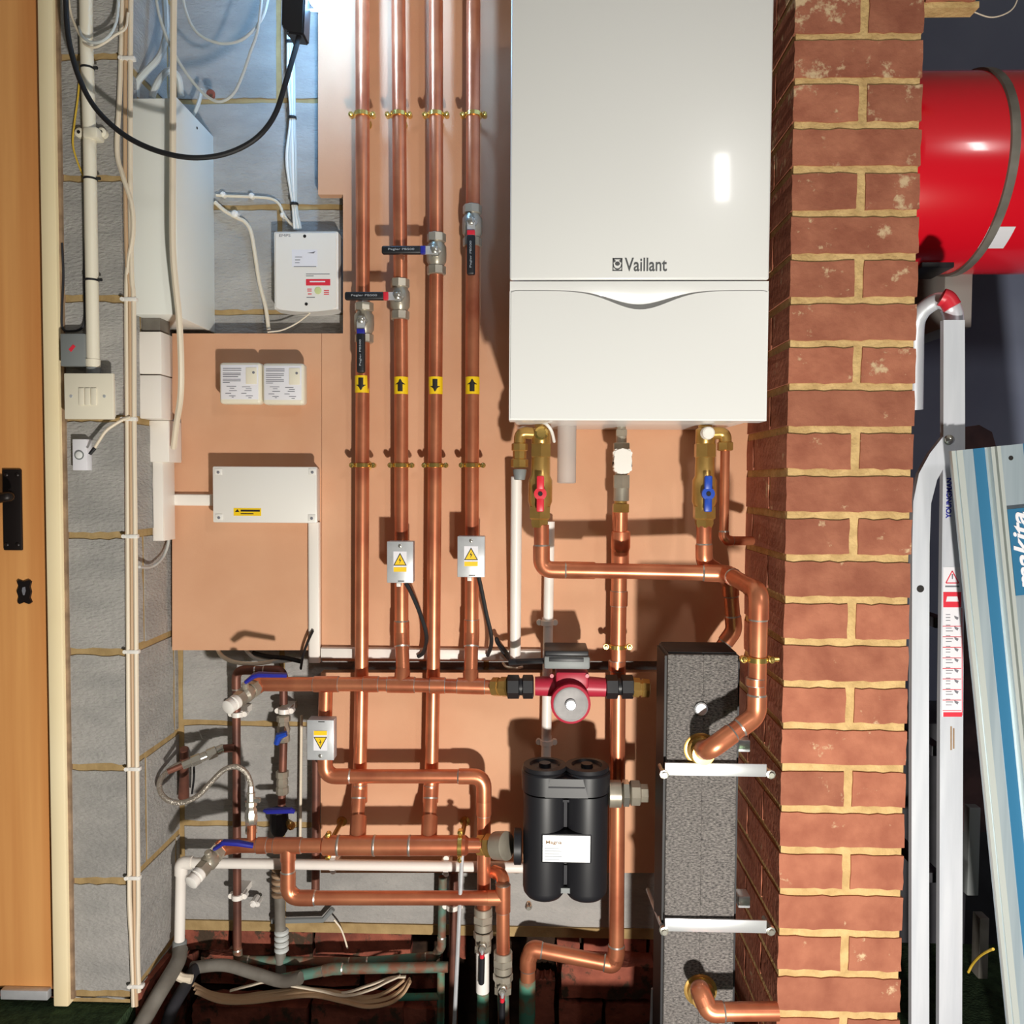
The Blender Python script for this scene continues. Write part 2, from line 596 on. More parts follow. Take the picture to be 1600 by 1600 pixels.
# loose lower brick courses standing forward in the pit
for (x0, y0, x1, y1, d, lab) in [
        (300, 1571, 480, 1612, 0.06, 'worn red brick at the bottom left of the pit below the flat cables'),
        (486, 1569, 630, 1612, 0.06, 'worn red brick at the pit bottom, right of its twin below the flat cables'),
        (878, 1508, 1022, 1562, 0.06, 'upper red brick in the pit left of the black foam heat exchanger'),
        (874, 1568, 940, 1618, 0.06, 'half brick at the pit bottom beside the green stained pipe end'),
        (947, 1568, 1030, 1618, 0.06, 'lower red brick in the pit nearest the black foam heat exchanger'),
        (612, 1575, 690, 1612, 0.05, 'muddy brick at the pit bottom behind the green vertical pipe'),
        (836, 1530, 866, 1612, 0.04, 'narrow muddy brick on end in the pit beside the copper elbow')]:
    bm = BM()
    a, b = P(x0, y0, d), P(x1, y1, d)
    unit(bm, a.x, b.x, -d, -0.004, b.z, a.z, 0, 0.003, 10, 4)
    tag(obj('loose_brick', bm, M['oldbrick'], smooth=0), lab, 'brick', 'bricks in the pit')

# door and its frame at the left
bm = BM()
dx1 = P(76, 700, 0.22).x
zdb = P(40, 1549, 0.235).z
box(bm, dx1 - 0.75, dx1 + .01, -0.225, -0.185, zdb, 2.1)
dr = obj('door_1', bm, M['wood'], smooth=0, struct=True)
bm = BM()
pxbox(bm, 0, 1548, 74, 1563, 0.225, 0.24, 0, 0.002)
obj('weather_strip', bm, M['zinc'], dr)
bm = BM()
pxbox(bm, 4, 733, 33, 860, 0.225, 0.231, 0, 0.002)
hp = obj('handle_plate', bm, M['iron'], dr)
bm = BM()
for q in ((10, 742), (27, 742), (11, 851), (28, 851)):
    lathe(bm, P(q[0], q[1], 0.231), Vector((0, -1, 0)), [(0, .004), (.0015, .004), (.003, .002)], 10)
obj('plate_screws', bm, M['iron'], hp)
bm = BM()
lathe(bm, P(14, 776, 0.231), Vector((0, -1, 0)), [(0, .012), (.006, .011), (.02, .008), (.04, .009)], 14)
tube(bm, fillet([P(14, 776, 0.27), P(14, 776, 0.285), P(-14, 781, 0.285), P(-50, 784, 0.28)], 0.012), [0.009] * 10, 12)
obj('lever_handle', bm, M['iron'], dr)
bm = BM()
pxprism(bm, [(26, 909), (29, 906), (37, 909), (45, 906), (48, 909), (46, 917), (48, 925), (46, 934), (49, 941), (45, 944), (37, 941), (30, 944), (27, 941), (29, 934), (26, 925), (29, 917)], 0.225, 0.230)
es = obj('escutcheon', bm, M['iron'], dr)
bm = BM()
pxprism(bm, [(35, 918), (39, 917), (40, 923), (38, 930), (36, 930), (34, 923)], 0.2300, 0.2306)
obj('keyhole', bm, M['greyink'], es)
bm = BM()
fx0, fx1 = P(72, 700, 0.245).x, P(93, 700, 0.245).x
fx0 = P(69, 700, 0.245).x
box(bm, fx0, fx1, -0.245, -0.15, FLOOR, 2.12, 0, 0.003)
box(bm, fx1 - 0.012, fx1 + 0.006, -0.236, -0.15, FLOOR + 0.01, 2.12, 1)
obj('trim_3', bm, [M['cream'], M['tan']], struct=True)

# ------------------------------------------------------------------ MDF boards
bm = BM()
pts = [(497, -140), (1170, -140), (1170, 1033), (503, 1033), (503, 521), (536, 521), (536, 304), (497, 304)]
pxprism(bm, pts, 0.026, BD)
tag(obj('backing_board', bm, M['board'], smooth=0), 'large tan backing board behind the boiler and the four vertical pipes', 'board', 'tan boards on the block wall')
bm = BM()
pxprism(bm, [(269, 521), (502.3, 521), (502.3, 1016), (269, 1016)], 0.026, BD)
tag(obj('backing_board', bm, M['board'], smooth=0), 'tan board at left carrying the white junction box', 'board', 'tan boards on the block wall')
bm = BM()
pxprism(bm, [(501, 1051), (1035, 1051), (1035, 1364), (501, 1364)], 0.02, BD)
tag(obj('backing_board', bm, M['board'], smooth=0), 'low tan board behind the pump and the black twin canister', 'board', 'tan boards on the block wall')


# ------------------------------------------------------------------ pipework helpers
def pv(p):
    return P(*p)


def collar(bm, p, t, L, r, ring=True):
    """solder socket centred on p along t"""
    t = t.normalized()
    lathe(bm, p - t * L / 2, t, [(0, r * 1.0), (0.0005, r * 1.13), (L - 0.0005, r * 1.13), (L, r * 1.0)], 18, 0)
    if ring:
        for s in (-1, 1):
            lathe(bm, p + t * (s * L / 2) - t * 0.0012, t, [(0, r * 1.02), (0.0006, r * 1.085), (0.0018, r * 1.085), (0.0024, r * 1.02)], 18, 1)


def pipe(label, pts, r, bend=0.03, group=None, m='copper', name='copper_pipe', elbows=True, fits=(), cat='pipe', skip=()):
    q = [pv(p) for p in pts]
    base = min(q, key=lambda v: v.z)
    root = thing(name, label, cat, base, group)
    bm = BM()
    tube(bm, fillet(q, bend), r, 18)
    obj('pipe_run', bm, M[m], root)
    if elbows:
        for i in range(1, len(q) - 1):
            if i in skip:
                continue
            a, b, c = q[i - 1], q[i], q[i + 1]
            ang = (a - b).angle(c - b)
            if ang > PI - 0.06:
                continue
            t = bend / math.tan(ang / 2)
            L = min(t + 0.018, (a - b).length * 0.7, (c - b).length * 0.7)
            bm = BM()
            p0, p1 = b + (a - b).normalized() * L, b + (c - b).normalized() * L
            tube(bm, fillet([p0, b, p1], bend), r * 1.12, 18, 0)
            for p, o in ((p0, a), (p1, c)):
                tt = (o - b).normalized()
                lathe(bm, p, tt, [(0, r * 1.1), (0.0012, r * 1.06), (0.003, r * 1.01)], 18, 1)
            obj('elbow', bm, [M[m], M['solder']], root)
    for f in fits:
        bm = BM()
        kind, p = f[0], pv(f[1])
        t = pv(f[2]) - p
        if kind == 'coupling':
            collar(bm, p, t, f[3] if len(f) > 3 else 0.04, r)
        elif kind == 'tee':
            collar(bm, p, t, 0.055, r)
            b = pv(f[3])
            lathe(bm, p, b - p, [(0, r * 1.1), (0.03, r * 1.1), (0.0305, r)], 18, 0)
        elif kind == 'reducer':
            t.normalize()
            lathe(bm, p, t, [(0, r * 1.15), (.02, r * 1.15), (.03, f[3]), (.05, f[3]), (.0505, r)], 18, 0)
        obj(kind, bm, [M[m], M['solder']], root)
    return root


def lathe_part(name, p0, d, prof, m, parent, seg=20, rot=0.0):
    bm = BM()
    lathe(bm, p0, d, prof, seg, 0, rot)
    return obj(name, bm, M[m], parent)


UP, RT, OUT = Vector((0, 0, 1)), Vector((1, 0, 0)), Vector((0, -1, 0))


def ring_clip(px, py, d, r, label, axis=UP, wall=BD, group='brass pipe rings', across=RT):
    c = P(px, py, d)
    root = thing('pipe_ring', label, 'pipe clip', c - UP * 0.006, group)
    bm = BM()
    lathe(bm, c - axis * 0.005, axis, [(0, r + .0005), (0.001, r + .0032), (.009, r + .0032), (.01, r + .0005)], 20)
    obj('ring', bm, M['brightbrass'], root)
    for s in (-1, 1):
        bm = BM()
        q = c + across * s * (r + 0.008)
        lathe(bm, q + OUT * -0.006, OUT, [(0, .0055), (.012, .0055)], 10)
        lathe(bm, q + OUT * 0.006, OUT, [(0, .004), (.003, .004), (.0045, .002)], 10)
        obj('screw_lug', bm, M['brightbrass'], root)
    bm = BM()
    L = d - r - wall
    if L > 0.003:
        lathe(bm, Vector((c.x, -wall, c.z)), OUT, [(0, .011), (.002, .011), (.003, .005), (L, .005)], 12)
        obj('stem', bm, M['brass'], root)
    return root


def lever_valve(px, y0, y1, d, r, lever, colr, label, hx=None):
    """quarter turn valve on a vertical pipe, with a flat lever and black sleeve"""
    a, b = P(px, y1, d), P(px, y0, d)
    L = (b - a).length
    root = thing('lever_valve', label, 'valve', a, 'lever valves on the four tall pipes')
    t = (b - a).normalized()
    bm = BM()
    lathe(bm, a, t, [(0, r * 1.22), (L * .02, r * 1.36), (L * .2, r * 1.36), (L * .22, r * 1.2)], 8)
    lathe(bm, a + t * L * .78, t, [(0, r * 1.2), (L * .02, r * 1.36), (L * .2, r * 1.36), (L * .22, r * 1.22)], 8)
    lathe(bm, a + t * L * .2, t, [(0, r * 1.1), (L * .06, r * 1.16), (L * .12, r * 1.4), (L * .3, r * 1.45), (L * .48, r * 1.4), (L * .54, r * 1.16), (L * .6, r * 1.1)], 20)
    obj('body', bm, M['nickel'], root)
    c = (a + b) / 2
    bm = BM()
    lathe(bm, c, OUT, [(0, .012), (r * 1.4 + .004, .012), (r * 1.4 + .005, .008), (r * 1.4 + .014, .008)], 6)
    lathe(bm, c + OUT * (r * 1.4 + .014), OUT, [(0, .0075), (.005, .0075), (.007, .004)], 6)
    obj('stem', bm, M['chrome'], root)
    dd = d + r * 1.4 + .008
    o = c + OUT * (r * 1.4 + .009)
    ax, sd = (Vector((-1, 0, 0)), UP) if lever == 'left' else (Vector((0, 0, -1)), RT)
    bm = BM()
    for (s0, s1, wd) in ((-.006, .020, .008), (.018, .095, .0055)):
        vv = [o + ax * s + sd * q + OUT * e for s in (s0, s1) for q in (-wd, wd) for e in (0, .003)]
        xs, ys, zs = [v.x for v in vv], [v.y for v in vv], [v.z for v in vv]
        box(bm, min(xs), max(xs), min(ys), max(ys), min(zs), max(zs))
    lv = obj('lever', bm, M['zinc'], root)
    def slab(name, s0, s1, wd, th, m, par, bev):
        vv = [o + ax * s + sd * q + OUT * e for s in (s0, s1) for q in (-wd, wd) for e in (-th / 2, th / 2 + .003)]
        xs, ys, zs = [v.x for v in vv], [v.y for v in vv], [v.z for v in vv]
        bm = BM()
        box(bm, min(xs), max(xs), min(ys), max(ys), min(zs), max(zs), 0, bev, 3)
        return obj(name, bm, M[m], par)
    slab('collar_band', .018, .028, .0078, .008, colr, lv, .001)
    sl = slab('sleeve', .026, .106, .0082, .010, 'black', lv, .004)
    f = OUT * .0083
    if lever == 'left':
        text('sleeve_text', 'Pegler PB500', M['paleink'], root, o + ax * .092 + UP * -.0025 + f, width=.052, height=.005, depth=.0002)
    else:
        text('sleeve_text', 'Pegler PB500', M['paleink'], root, o + ax * .092 + RT * .0025 + f, width=.052, height=.005, right=UP, up=Vector((-1, 0, 0)), depth=.0002)
    return root


def patch(bm, c, r, ang, h, mi=0, n=10, shape=None):
    """label wrapped round a vertical pipe; shape: list of rows (v, u0, u1) in -1..1"""
    rows = shape or [(-1, -1, 1), (1, -1, 1)]
    vs_ = []
    for v, u0, u1 in rows:
        ring = []
        for i in range(n + 1):
            u = (u0 + (u1 - u0) * i / n) * ang
            ring.append(bm.verts.new((c.x + r * math.sin(u), c.y - r * math.cos(u), c.z + v * h)))
        vs_.append(ring)
    for a, b in zip(vs_, vs_[1:]):
        for i in range(n):
            f = bm.faces.new((a[i], a[i + 1], b[i + 1], b[i]))
            f.material_index = mi


def flow_label(root, px, py, d, r, down):
    c = P(px, py, d)
    bm = BM()
    patch(bm, c, r + .0006, 1.35, .0175)
    patch(bm, c, r + .0002, 1.35, .0175)
    lb = obj('flow_label', bm, M['yellow'], root)
    s = -1 if down else 1
    bm = BM()
    patch(bm, c, r + .0010, 1.0, .0175, 0, 8, [(-.72 * s, -.34, .34), (.1 * s, -.34, .34)])
    patch(bm, c, r + .0010, 1.0, .0175, 0, 8, [(.1 * s, -.72, .72), (.74 * s, -.02, .02)])
    obj('flow_arrow', bm, M['ink'], lb)


# ------------------------------------------------------------------ four tall copper pipes
r28 = 0.0142
VD = 0.095
p1 = pipe('far left tall copper pipe, its lever valve hanging down', [(566, -60, VD), (567, 480, VD), (565, 1060, VD), (562, 1225, VD), (556, 1316, .14)], r28, .04, 'tall copper pipes',
          fits=[('coupling', (562, 1240, VD + .004), (562, 1200, VD), .035)])
p2 = pipe('second tall copper pipe from left, with a level lever and an up arrow', [(622, -60, VD), (627, 600, VD), (627.5, 990, VD), (630, 1066, .13)], r28, .04, 'tall copper pipes',
          fits=[('coupling', (627.5, 995, VD), (627.5, 960, VD), .045)])
p3 = pipe('third tall copper pipe from left, blue collared level lever high up', [(681, -60, VD), (682, 400, VD), (677, 1060, VD), (674, 1225, VD), (669, 1316, .14)], r28, .04, 'tall copper pipes',
          fits=[('coupling', (673, 1240, VD + .004), (674, 1200, VD), .035)])
p4 = pipe('tall copper pipe nearest the boiler, valve lever hanging down high up', [(740, -60, VD), (738, 600, VD), (737, 990, VD), (735, 1066, .13)], r28, .04, 'tall copper pipes',
          fits=[('coupling', (737, 985, VD), (737, 950, VD), .045)])
for rt_, x, y, dn in ((p1, 566, 601, True), (p2, 627, 603, False), (p3, 681, 603, True), (p4, 738.5, 603, False)):
    flow_label(rt_, x, y, VD, r28, dn)
lever_valve(569, 473, 536, VD, r28, 'down', 'deepblue', 'hanging lever valve with blue collar on the far left tall pipe')
lever_valve(625, 436, 500, VD, r28, 'left', 'red', 'level lever valve with red collar on the second tall pipe')
lever_valve(682, 365, 430, VD, r28, 'left', 'deepblue', 'level lever valve with blue collar on the third tall pipe')
lever_valve(738, 321, 386, VD, r28, 'down', 'red', 'hanging lever valve with red collar on the tall pipe nearest the boiler')
nm = ['far left tall pipe', 'second tall pipe from left', 'third tall pipe from left', 'tall pipe nearest the boiler']
for i, (x0, x1) in enumerate(((566, 567), (623, 627), (681, 680), (740, 738))):
    ring_clip(x0, 180, VD, r28, 'brass ring high on the ' + nm[i] + ', level with the fuse box')
    ring_clip(x1, 727, VD, r28, 'brass ring on the ' + nm[i] + ', below the arrow label')

# ------------------------------------------------------------------ manifolds
UD, LD = 0.137, 0.165
um = pipe('upper horizontal copper manifold feeding the red pump', [(385, 1076, UD + .01), (412, 1069, UD), (600, 1069, UD), (778, 1074, UD)], .0145, .02, 'copper manifolds', elbows=False,
          fits=[('coupling', (510, 1069, UD), (560, 1069, UD), .05), ('tee', (627, 1070, UD), (700, 1071, UD), (630, 1040, .115)),
                ('tee', (736, 1072, UD), (700, 1071, UD), (735, 1040, .115)), ('coupling', (580, 1069, UD), (620, 1069, UD), .03),
                ('coupling', (684, 1071, UD), (720, 1071, UD), .03)])
lm = pipe('lower horizontal copper manifold entering the black canister', [(345, 1326, LD), (372, 1321, LD), (505, 1321, LD), (760, 1321, LD)], .0143, .02, 'copper manifolds', elbows=False,
          fits=[('coupling', (410, 1321, LD), (470, 1321, LD), .02), ('tee', (450, 1321, LD), (480, 1321, LD), (450, 1350, LD))])
bm = BM()
lathe(bm, P(503, 1321, LD), P(740, 1321, LD) - P(503, 1321, LD), [(0, .0145), (.004, .0195), (.29, .0195), (.296, .0145)], 22)
for x in (527, 583, 638):
    lathe(bm, P(x, 1321, LD), RT, [(0, .0197), (.001, .0203), (.004, .0203), (.005, .0197)], 22, 1)
obj('wide_header', bm, [M['copper'], M['solder']], lm)
for x, y in ((560, 1292), (671, 1292)):
    lathe_part('branch_socket', P(x - 1, 1312, .155), P(x + 1, y - 28, .115) - P(x - 1, 1312, .155), [(0, .0165), (.045, .0165), (.0455, .0143)], 'copper', lm)
ring_clip(513, 1321, LD, .0145, 'brass ring at the left end of the wide lower manifold', RT, group='brass rings on the lower manifold', across=UP)
ring_clip(719, 1321, LD, .0195, 'brass ring on the lower manifold above the threaded rod', RT, group='brass rings on the lower manifold', across=UP)


def sensor_box(x0, y0, x1, y1, d0, d1, flip, label, gland=True):
    c = P((x0 + x1) / 2, y1, d0)
    root = thing('pipe_thermostat', label, 'thermostat', c, 'strap-on pipe thermostats')
    bm = BM()
    pxbox(bm, x0, y0, x1, y1, d0, d1 - .004, 0, .0015)
    obj('housing', bm, M['zinc'], root)
    bm = BM()
    pxbox(bm, x0 - .5, y0, x1 + .5, y1, d1 - .004, d1, 0, .0015)
    obj('cover', bm, M['zinc'], root)
    W, Hh = x1 - x0, y1 - y0
    yy = (lambda t: y0 + Hh * t) if not flip else (lambda t: y1 - Hh * t)
    xx = lambda t: x0 + W * t
    lathe_part('cover_screw', P(xx(.5), yy(.11), d1), OUT, [(0, .0036), (.0012, .0036), (.002, .002)], 'chrome', root, 12)
    bm = BM()
    pxbox(bm, xx(.24), min(yy(.24), yy(.73)), xx(.76), max(yy(.24), yy(.73)), d1, d1 + .0004)
    lb = obj('warning_label', bm, M['paper'], root)
    bm = BM()
    e = d1 + .0004
    pxprism(bm, [(xx(.5), yy(.27)), (xx(.76), yy(.58)), (xx(.24), yy(.58))], e, e + .0003)
    obj('triangle_border', bm, M['ink'], lb, smooth=0)
    bm = BM()
    pxprism(bm, [(xx(.5), yy(.315)), (xx(.71), yy(.56)), (xx(.29), yy(.56))], e + .0003, e + .0006)
    pxprism(bm, [(xx(.25), yy(.62)), (xx(.75), yy(.62)), (xx(.75), yy(.73)), (xx(.25), yy(.73))], e, e + .0004)
    obj('yellow_print', bm, M['yellow'], lb, smooth=0)
    bm = BM()
    pxprism(bm, [(xx(.52), yy(.37)), (xx(.45), yy(.46)), (xx(.5), yy(.46)), (xx(.47), yy(.54)), (xx(.55), yy(.44)), (xx(.5), yy(.44))], e + .0006, e + .0008)
    obj('bolt_mark', bm, M['ink'], lb, smooth=0)
    bm = BM()
    pxbox(bm, xx(.42), min(yy(.945), yy(.965)), xx(.66), max(yy(.945), yy(.965)), d1, d1 + .0005)
    obj('slot', bm, M['ink'], root)
    if gland:
        bm = BM()
        pxbox(bm, xx(.36), y1, xx(.52), y1 + 6, d0 + .006, d1 - .008, 0, .001)
        obj('tab', bm, M['plastic'], root)
    return root


sensor_box(605, 846, 645, 911, .113, .145, False, 'metal pipe thermostat with yellow triangle on the second tall pipe')
sensor_box(715, 838, 757, 902, .113, .145, False, 'metal pipe thermostat with yellow triangle on the pipe nearest the boiler')
sensor_box(480, 1125, 521, 1188, .145, .178, True, 'upside down metal thermostat below the upper manifold', gland=False)


def cable(label, pts, r, m='cable', name='cable', group=None, cat='cable', sq=None, seg=8, n=8):
    bm = BM()
    tube(bm, spline([pv(p) for p in pts], n), r, seg, 0, True, sq)
    return tag(obj(name, bm, M[m]), label, cat, group)


cable('black flex from the left pipe thermostat to the white trunking', [(634, 911, .13), (642, 925, .128), (655, 955, .12), (665, 985, .115), (666, 1005, .10), (661, 1020, .075), (653, 1026, .07)], .0042, 'rubber', 'thermostat_flex', 'black thermostat flexes')
cable('black flex from the right pipe thermostat to the white trunking', [(748, 902, .13), (753, 925, .128), (760, 960, .12), (767, 990, .115), (767, 1010, .095), (762, 1024, .07)], .0042, 'rubber', 'thermostat_flex', 'black thermostat flexes')

# branch: upper manifold tee - thermostat - along - down behind the lower manifold
pipe('copper branch running under the upside down thermostat then down at right', [(509, 1078, .135), (508, 1122, .13), (508, 1213, .13), (756, 1213, .13), (756, 1420, .13)], r28, .032, 'copper branches', skip=(1,),
     fits=[('coupling', (756, 1262, .13), (756, 1300, .13), .03)])
pipe('copper branch dropping from the lower manifold and running level below it', [(450, 1330, LD), (450, 1403, LD), (776, 1403, LD)], .0138, .035, 'copper branches')
pipe('short copper riser at the right end of the lowest level pipe', [(772, 1362, .12), (786, 1368, .14), (786, 1403, LD), (786, 1492, LD)], .0135, .02, 'copper branches',
     fits=[('tee', (786, 1403, LD), (786, 1450, LD), (760, 1403, LD))], skip=(1, 2))


def union_valve(px, y0, y1, d, colr, label, lever_to, lever_m='black', group='lever valves in the pit'):
    a, b = P(px, y1, d), P(px, y0, d)
    t = (b - a).normalized()
    L = (b - a).length
    root = thing('lever_valve', label, 'valve', a, group)
    bm = BM()
    for s, rr, sg in ((0, .019, 6), (.17, .0165, 20), (.3, .02, 8), (.5, .0185, 20), (.68, .021, 6), (.84, .0185, 20)):
        l = L * .17
        lathe(bm, a + t * L * s, t, [(0, rr * .93), (.001, rr), (l - .001, rr), (l, rr * .93)], sg)
    obj('body', bm, M['nickel'], root)
    c = a + t * L * .25
    lathe_part('stem', c, OUT, [(0, .009), (.028, .009), (.029, .007), (.036, .007)], 'chrome', root, 6)
    bm = BM()
    e = P(lever_to[0], lever_to[1], d + .03)
    s = c + OUT * .032
    tube(bm, [s, s + (e - s) * .3], .007, 8, 0, True, .5)
    lv = obj('lever', bm, M['zinc'], root)
    bm = BM()
    tube(bm, [s + (e - s) * .12, s + (e - s) * .22], .0085, 10, 0, True, .6)
    obj('collar_band', bm, M[colr], lv)
    bm = BM()
    tube(bm, [s + (e - s) * .2, s + (e - s) * .25, s + (e - s) * .95, e], [.006, .009, .009, .004], 10, 0, True, .7)
    obj('sleeve', bm, M[lever_m], lv)
    return root


union_valve(755, 1418, 1486, .13, 'red', 'nickel lever valve standing higher in the pit, lever hanging down', (752, 1538))
union_valve(786, 1487, 1550, LD, 'red', 'nickel lever valve lower in the pit at right, lever hanging down', (784, 1612))
pipe('green stained pipe end below the higher pit valve', [(755, 1482, .13), (754, 1640, .13)], .0125, .02, 'green stained pipe ends', 'teal', 'old_pipe')
pipe('green stained pipe end below the lower pit valve', [(786, 1548, LD), (788, 1640, LD)], .0118, .02, 'green stained pipe ends', 'verdigris', 'old_pipe')
bm = BM()
tube(bm, [P(754, 1486, .1445), P(754, 1549, .1445)], .0135, 16, 0)
tag(obj('pipe_sleeve', bm, M['plastic']), 'white sleeve on the pipe behind the black lever in the pit', 'sleeve')

# right-hand gas pipe run
gp = pipe('vertical copper pipe right of the pump, turning left at its foot in the pit',
          [(969, 790, .11), (966, 1000, .11), (963, 1490, .11), (958, 1507, .11), (832, 1482, .09), (825, 1500, .09), (824, 1560, .09)], .0158, .03, None, 'copper', 'copper_pipe',
          fits=[('coupling', (967, 935, .11), (966, 990, .11), .03), ('coupling', (969, 868, .11), (969, 890, .11), .055), ('coupling', (964, 1040, .11), (964, 1060, .11), .02)])
lathe_part('reducer', P(970, 828, .112), -UP, [(0, .0125), (.004, .0195), (.035, .0195), (.045, .0165)], 'copper', gp)
lathe_part('stained_end', P(824, 1530, .09), -UP, [(0, .0162), (.002, .0172), (.13, .0172), (.131, .01)], 'teal', gp)
ring_clip(965, 1010, .11, .0158, 'brass ring on the vertical pipe above the pump valve')

# ------------------------------------------------------------------ white plastic pipes
WD = .07


def clip_white(px, py, d, r, label, axis, wall=BD, group='white pipe clips'):
    c = P(px, py, d)
    bm = BM()
    lathe(bm, c - axis * .006, axis, [(0, r), (.001, r + .003), (.011, r + .003), (.012, r)], 16)
    box(bm, c.x - .011, c.x + .011, c.y, -wall, c.z - .007, c.z + .007)
    s = axis.cross(OUT)
    for k in (-1, 1):
        q = c + s * k * (r + .006)
        lathe(bm, q + OUT * (-.012), OUT, [(0, .006), (.012, .006)], 10)
    return tag(obj('pipe_clip', bm, M['pvc']), label, 'pipe clip', group)


wp = pipe('white plastic pipe running level behind the copper and down into the pit at left', [(820, 1355, .085), (283, 1348, .085), (280, 1492, .085)], .0108, .012, 'white plastic pipes', 'pvc', 'plastic_pipe', elbows=False)
bm = BM()
tube(bm, fillet([P(300, 1348, .085), P(283, 1348, .085), P(283, 1366, .085)], .01), .0135, 16)
obj('elbow', bm, M['pvc'], wp)
bm = BM()
lathe(bm, P(280, 1485, .085), P(281, 1470, .085) - P(280, 1485, .085), [(0, .012), (.002, .0145), (.02, .0145), (.022, .012)], 16)
obj('socket', bm, M['greyplastic'], wp)
clip_white(520, 1350, .08, .0108, 'white clip near the left end of the level plastic pipe', RT)
clip_white(697, 1354, .08, .0108, 'white clip on the level plastic pipe beside the threaded rod', RT)
pipe('white plastic drain pipe hanging from the boiler at left, down to the trunking', [(807, 745, WD + .05), (805, 1036, WD)], .0115, .02, 'white plastic pipes', 'pvc', 'plastic_pipe')
pipe('second white plastic pipe, passing down behind the pump', [(859, 815, .075), (853, 1195, .075)], .0105, .02, 'white plastic pipes', 'pvc', 'plastic_pipe')
clip_white(855, 973, .075, .0105, 'white clip on the second plastic pipe above the pump', UP)
clip_white(854, 1160, .075, .0105, 'white clip on the second plastic pipe below the pump', UP)

# ------------------------------------------------------------------ boiler
BF = .37
bt = thing('wall_boiler', 'large white wall boiler with grey lettering above a curved grip', 'boiler', P(995, 659, .2))
bm = BM()
xa, xb = P(796, 500, BF).x, P(1201, 500, BF).x
zb = P(995, 657, BF).z
zs = P(1000, 438, BF).z
box(bm, xa + .006, xb - .006, -BF + .02, -BD - .002, zb + .004, zb + .80, 0, .006)
obj('casing', bm, M['white'], bt)
bm = BM()
box(bm, xa, xb, -BF, -BF + .05, zs + .0012, zb + .80, 0, .004, 3)
up_ = obj('upper_panel', bm, M['white'], bt)
bm = BM()
n = 48
zt = lambda x: P(x, 454.5 + 29 * math.exp(-((x - 1000) / 62.0) ** 2), BF).z
top = [(P(798 + (1200 - 798) * i / n, 500, BF).x, zt(798 + (1200 - 798) * i / n)) for i in range(n + 1)]
outl = [(xa, zb)] + [(xa, top[0][1])] + top[1:-1] + [(xb, top[-1][1]), (xb, zb)]
prism(bm, outl, -BF, -BF + .05)
es_ = [e for e in bm.edges if all(abs(v.co.y + BF) < 1e-6 for v in e.verts)]
bmesh.ops.bevel(bm, geom=es_, offset=.0025, segments=2, affect='EDGES')
obj('lower_panel', bm, M['white'], bt)
bm = BM()
rows = 10
gr = {}
for i in range(n + 1):
    x, z = top[i]
    if i == 0:
        x = xa + .0005
    if i == n:
        x = xb - .0005
    hh = zs - .0012 - z
    dip = max(0, hh - .018)
    for k in range(rows + 1):
        s = k / rows
        gr[i, k] = bm.verts.new((x, -BF + .0015 + (s ** 2.2) * (dip * 0.75 + .001), zs - .0012 - hh * 1.02 * s))
for i in range(n):
    for k in range(rows):
        bm.faces.new((gr[i, k], gr[i, k + 1], gr[i + 1, k + 1], gr[i + 1, k]))
obj('grip_recess', bm, M['white'], bt, smooth=60)
LP = P(976, 424, BF)
text('lettering', 'Vaillant', M['logo'], bt, Vector((LP.x, -BF - .0003, LP.z)), width=P(1042, 420, BF).x - LP.x, height=P(990, 403, BF).z - LP.z, bold=.012)
bm = BM()
a, b = P(957, 423.5, BF), P(972.5, 403.5, BF)
X0, X1, Z0, Z1 = a.x, b.x, a.z, b.z
e = .0016
yy0, yy1 = -BF - .0008, -BF
box(bm, X0, X1, yy0, yy1, Z1 - e * 1.3, Z1)
box(bm, X0, X1, yy0, yy1, Z0, Z0 + e)
box(bm, X0, X0 + e, yy0, yy1, Z0, Z1)
box(bm, X1 - e, X1, yy0, yy1, Z0, Z1)
cx, cz = (X0 + X1) / 2, (Z0 + Z1) / 2
prism(bm, [(X0, Z1), (cx - .0025, cz + .006), (X0 + .002, cz + .003)], yy0, yy1)
prism(bm, [(X1, Z1), (cx + .0025, cz + .006), (X1 - .002, cz + .003)], yy0, yy1)
prism(bm, [(cx + .0042 * math.cos(q * PI / 6), cz + .0015 + .0034 * math.sin(q * PI / 6)) for q in range(12)], yy0, yy1)
arc = [(cx + (X1 - cx) * .95 * math.cos(PI + PI * q / 10), cz + .001 + (cz - Z0) * .9 * math.sin(PI + PI * q / 10)) for q in range(11)]
prism(bm, arc + [(x * .8 + cx * .2, z * .8 + cz * .2) for x, z in arc[::-1]], yy0, yy1)
obj('emblem', bm, M['logo'], bt, smooth=0)

# ---- valves below the boiler
SV = .2


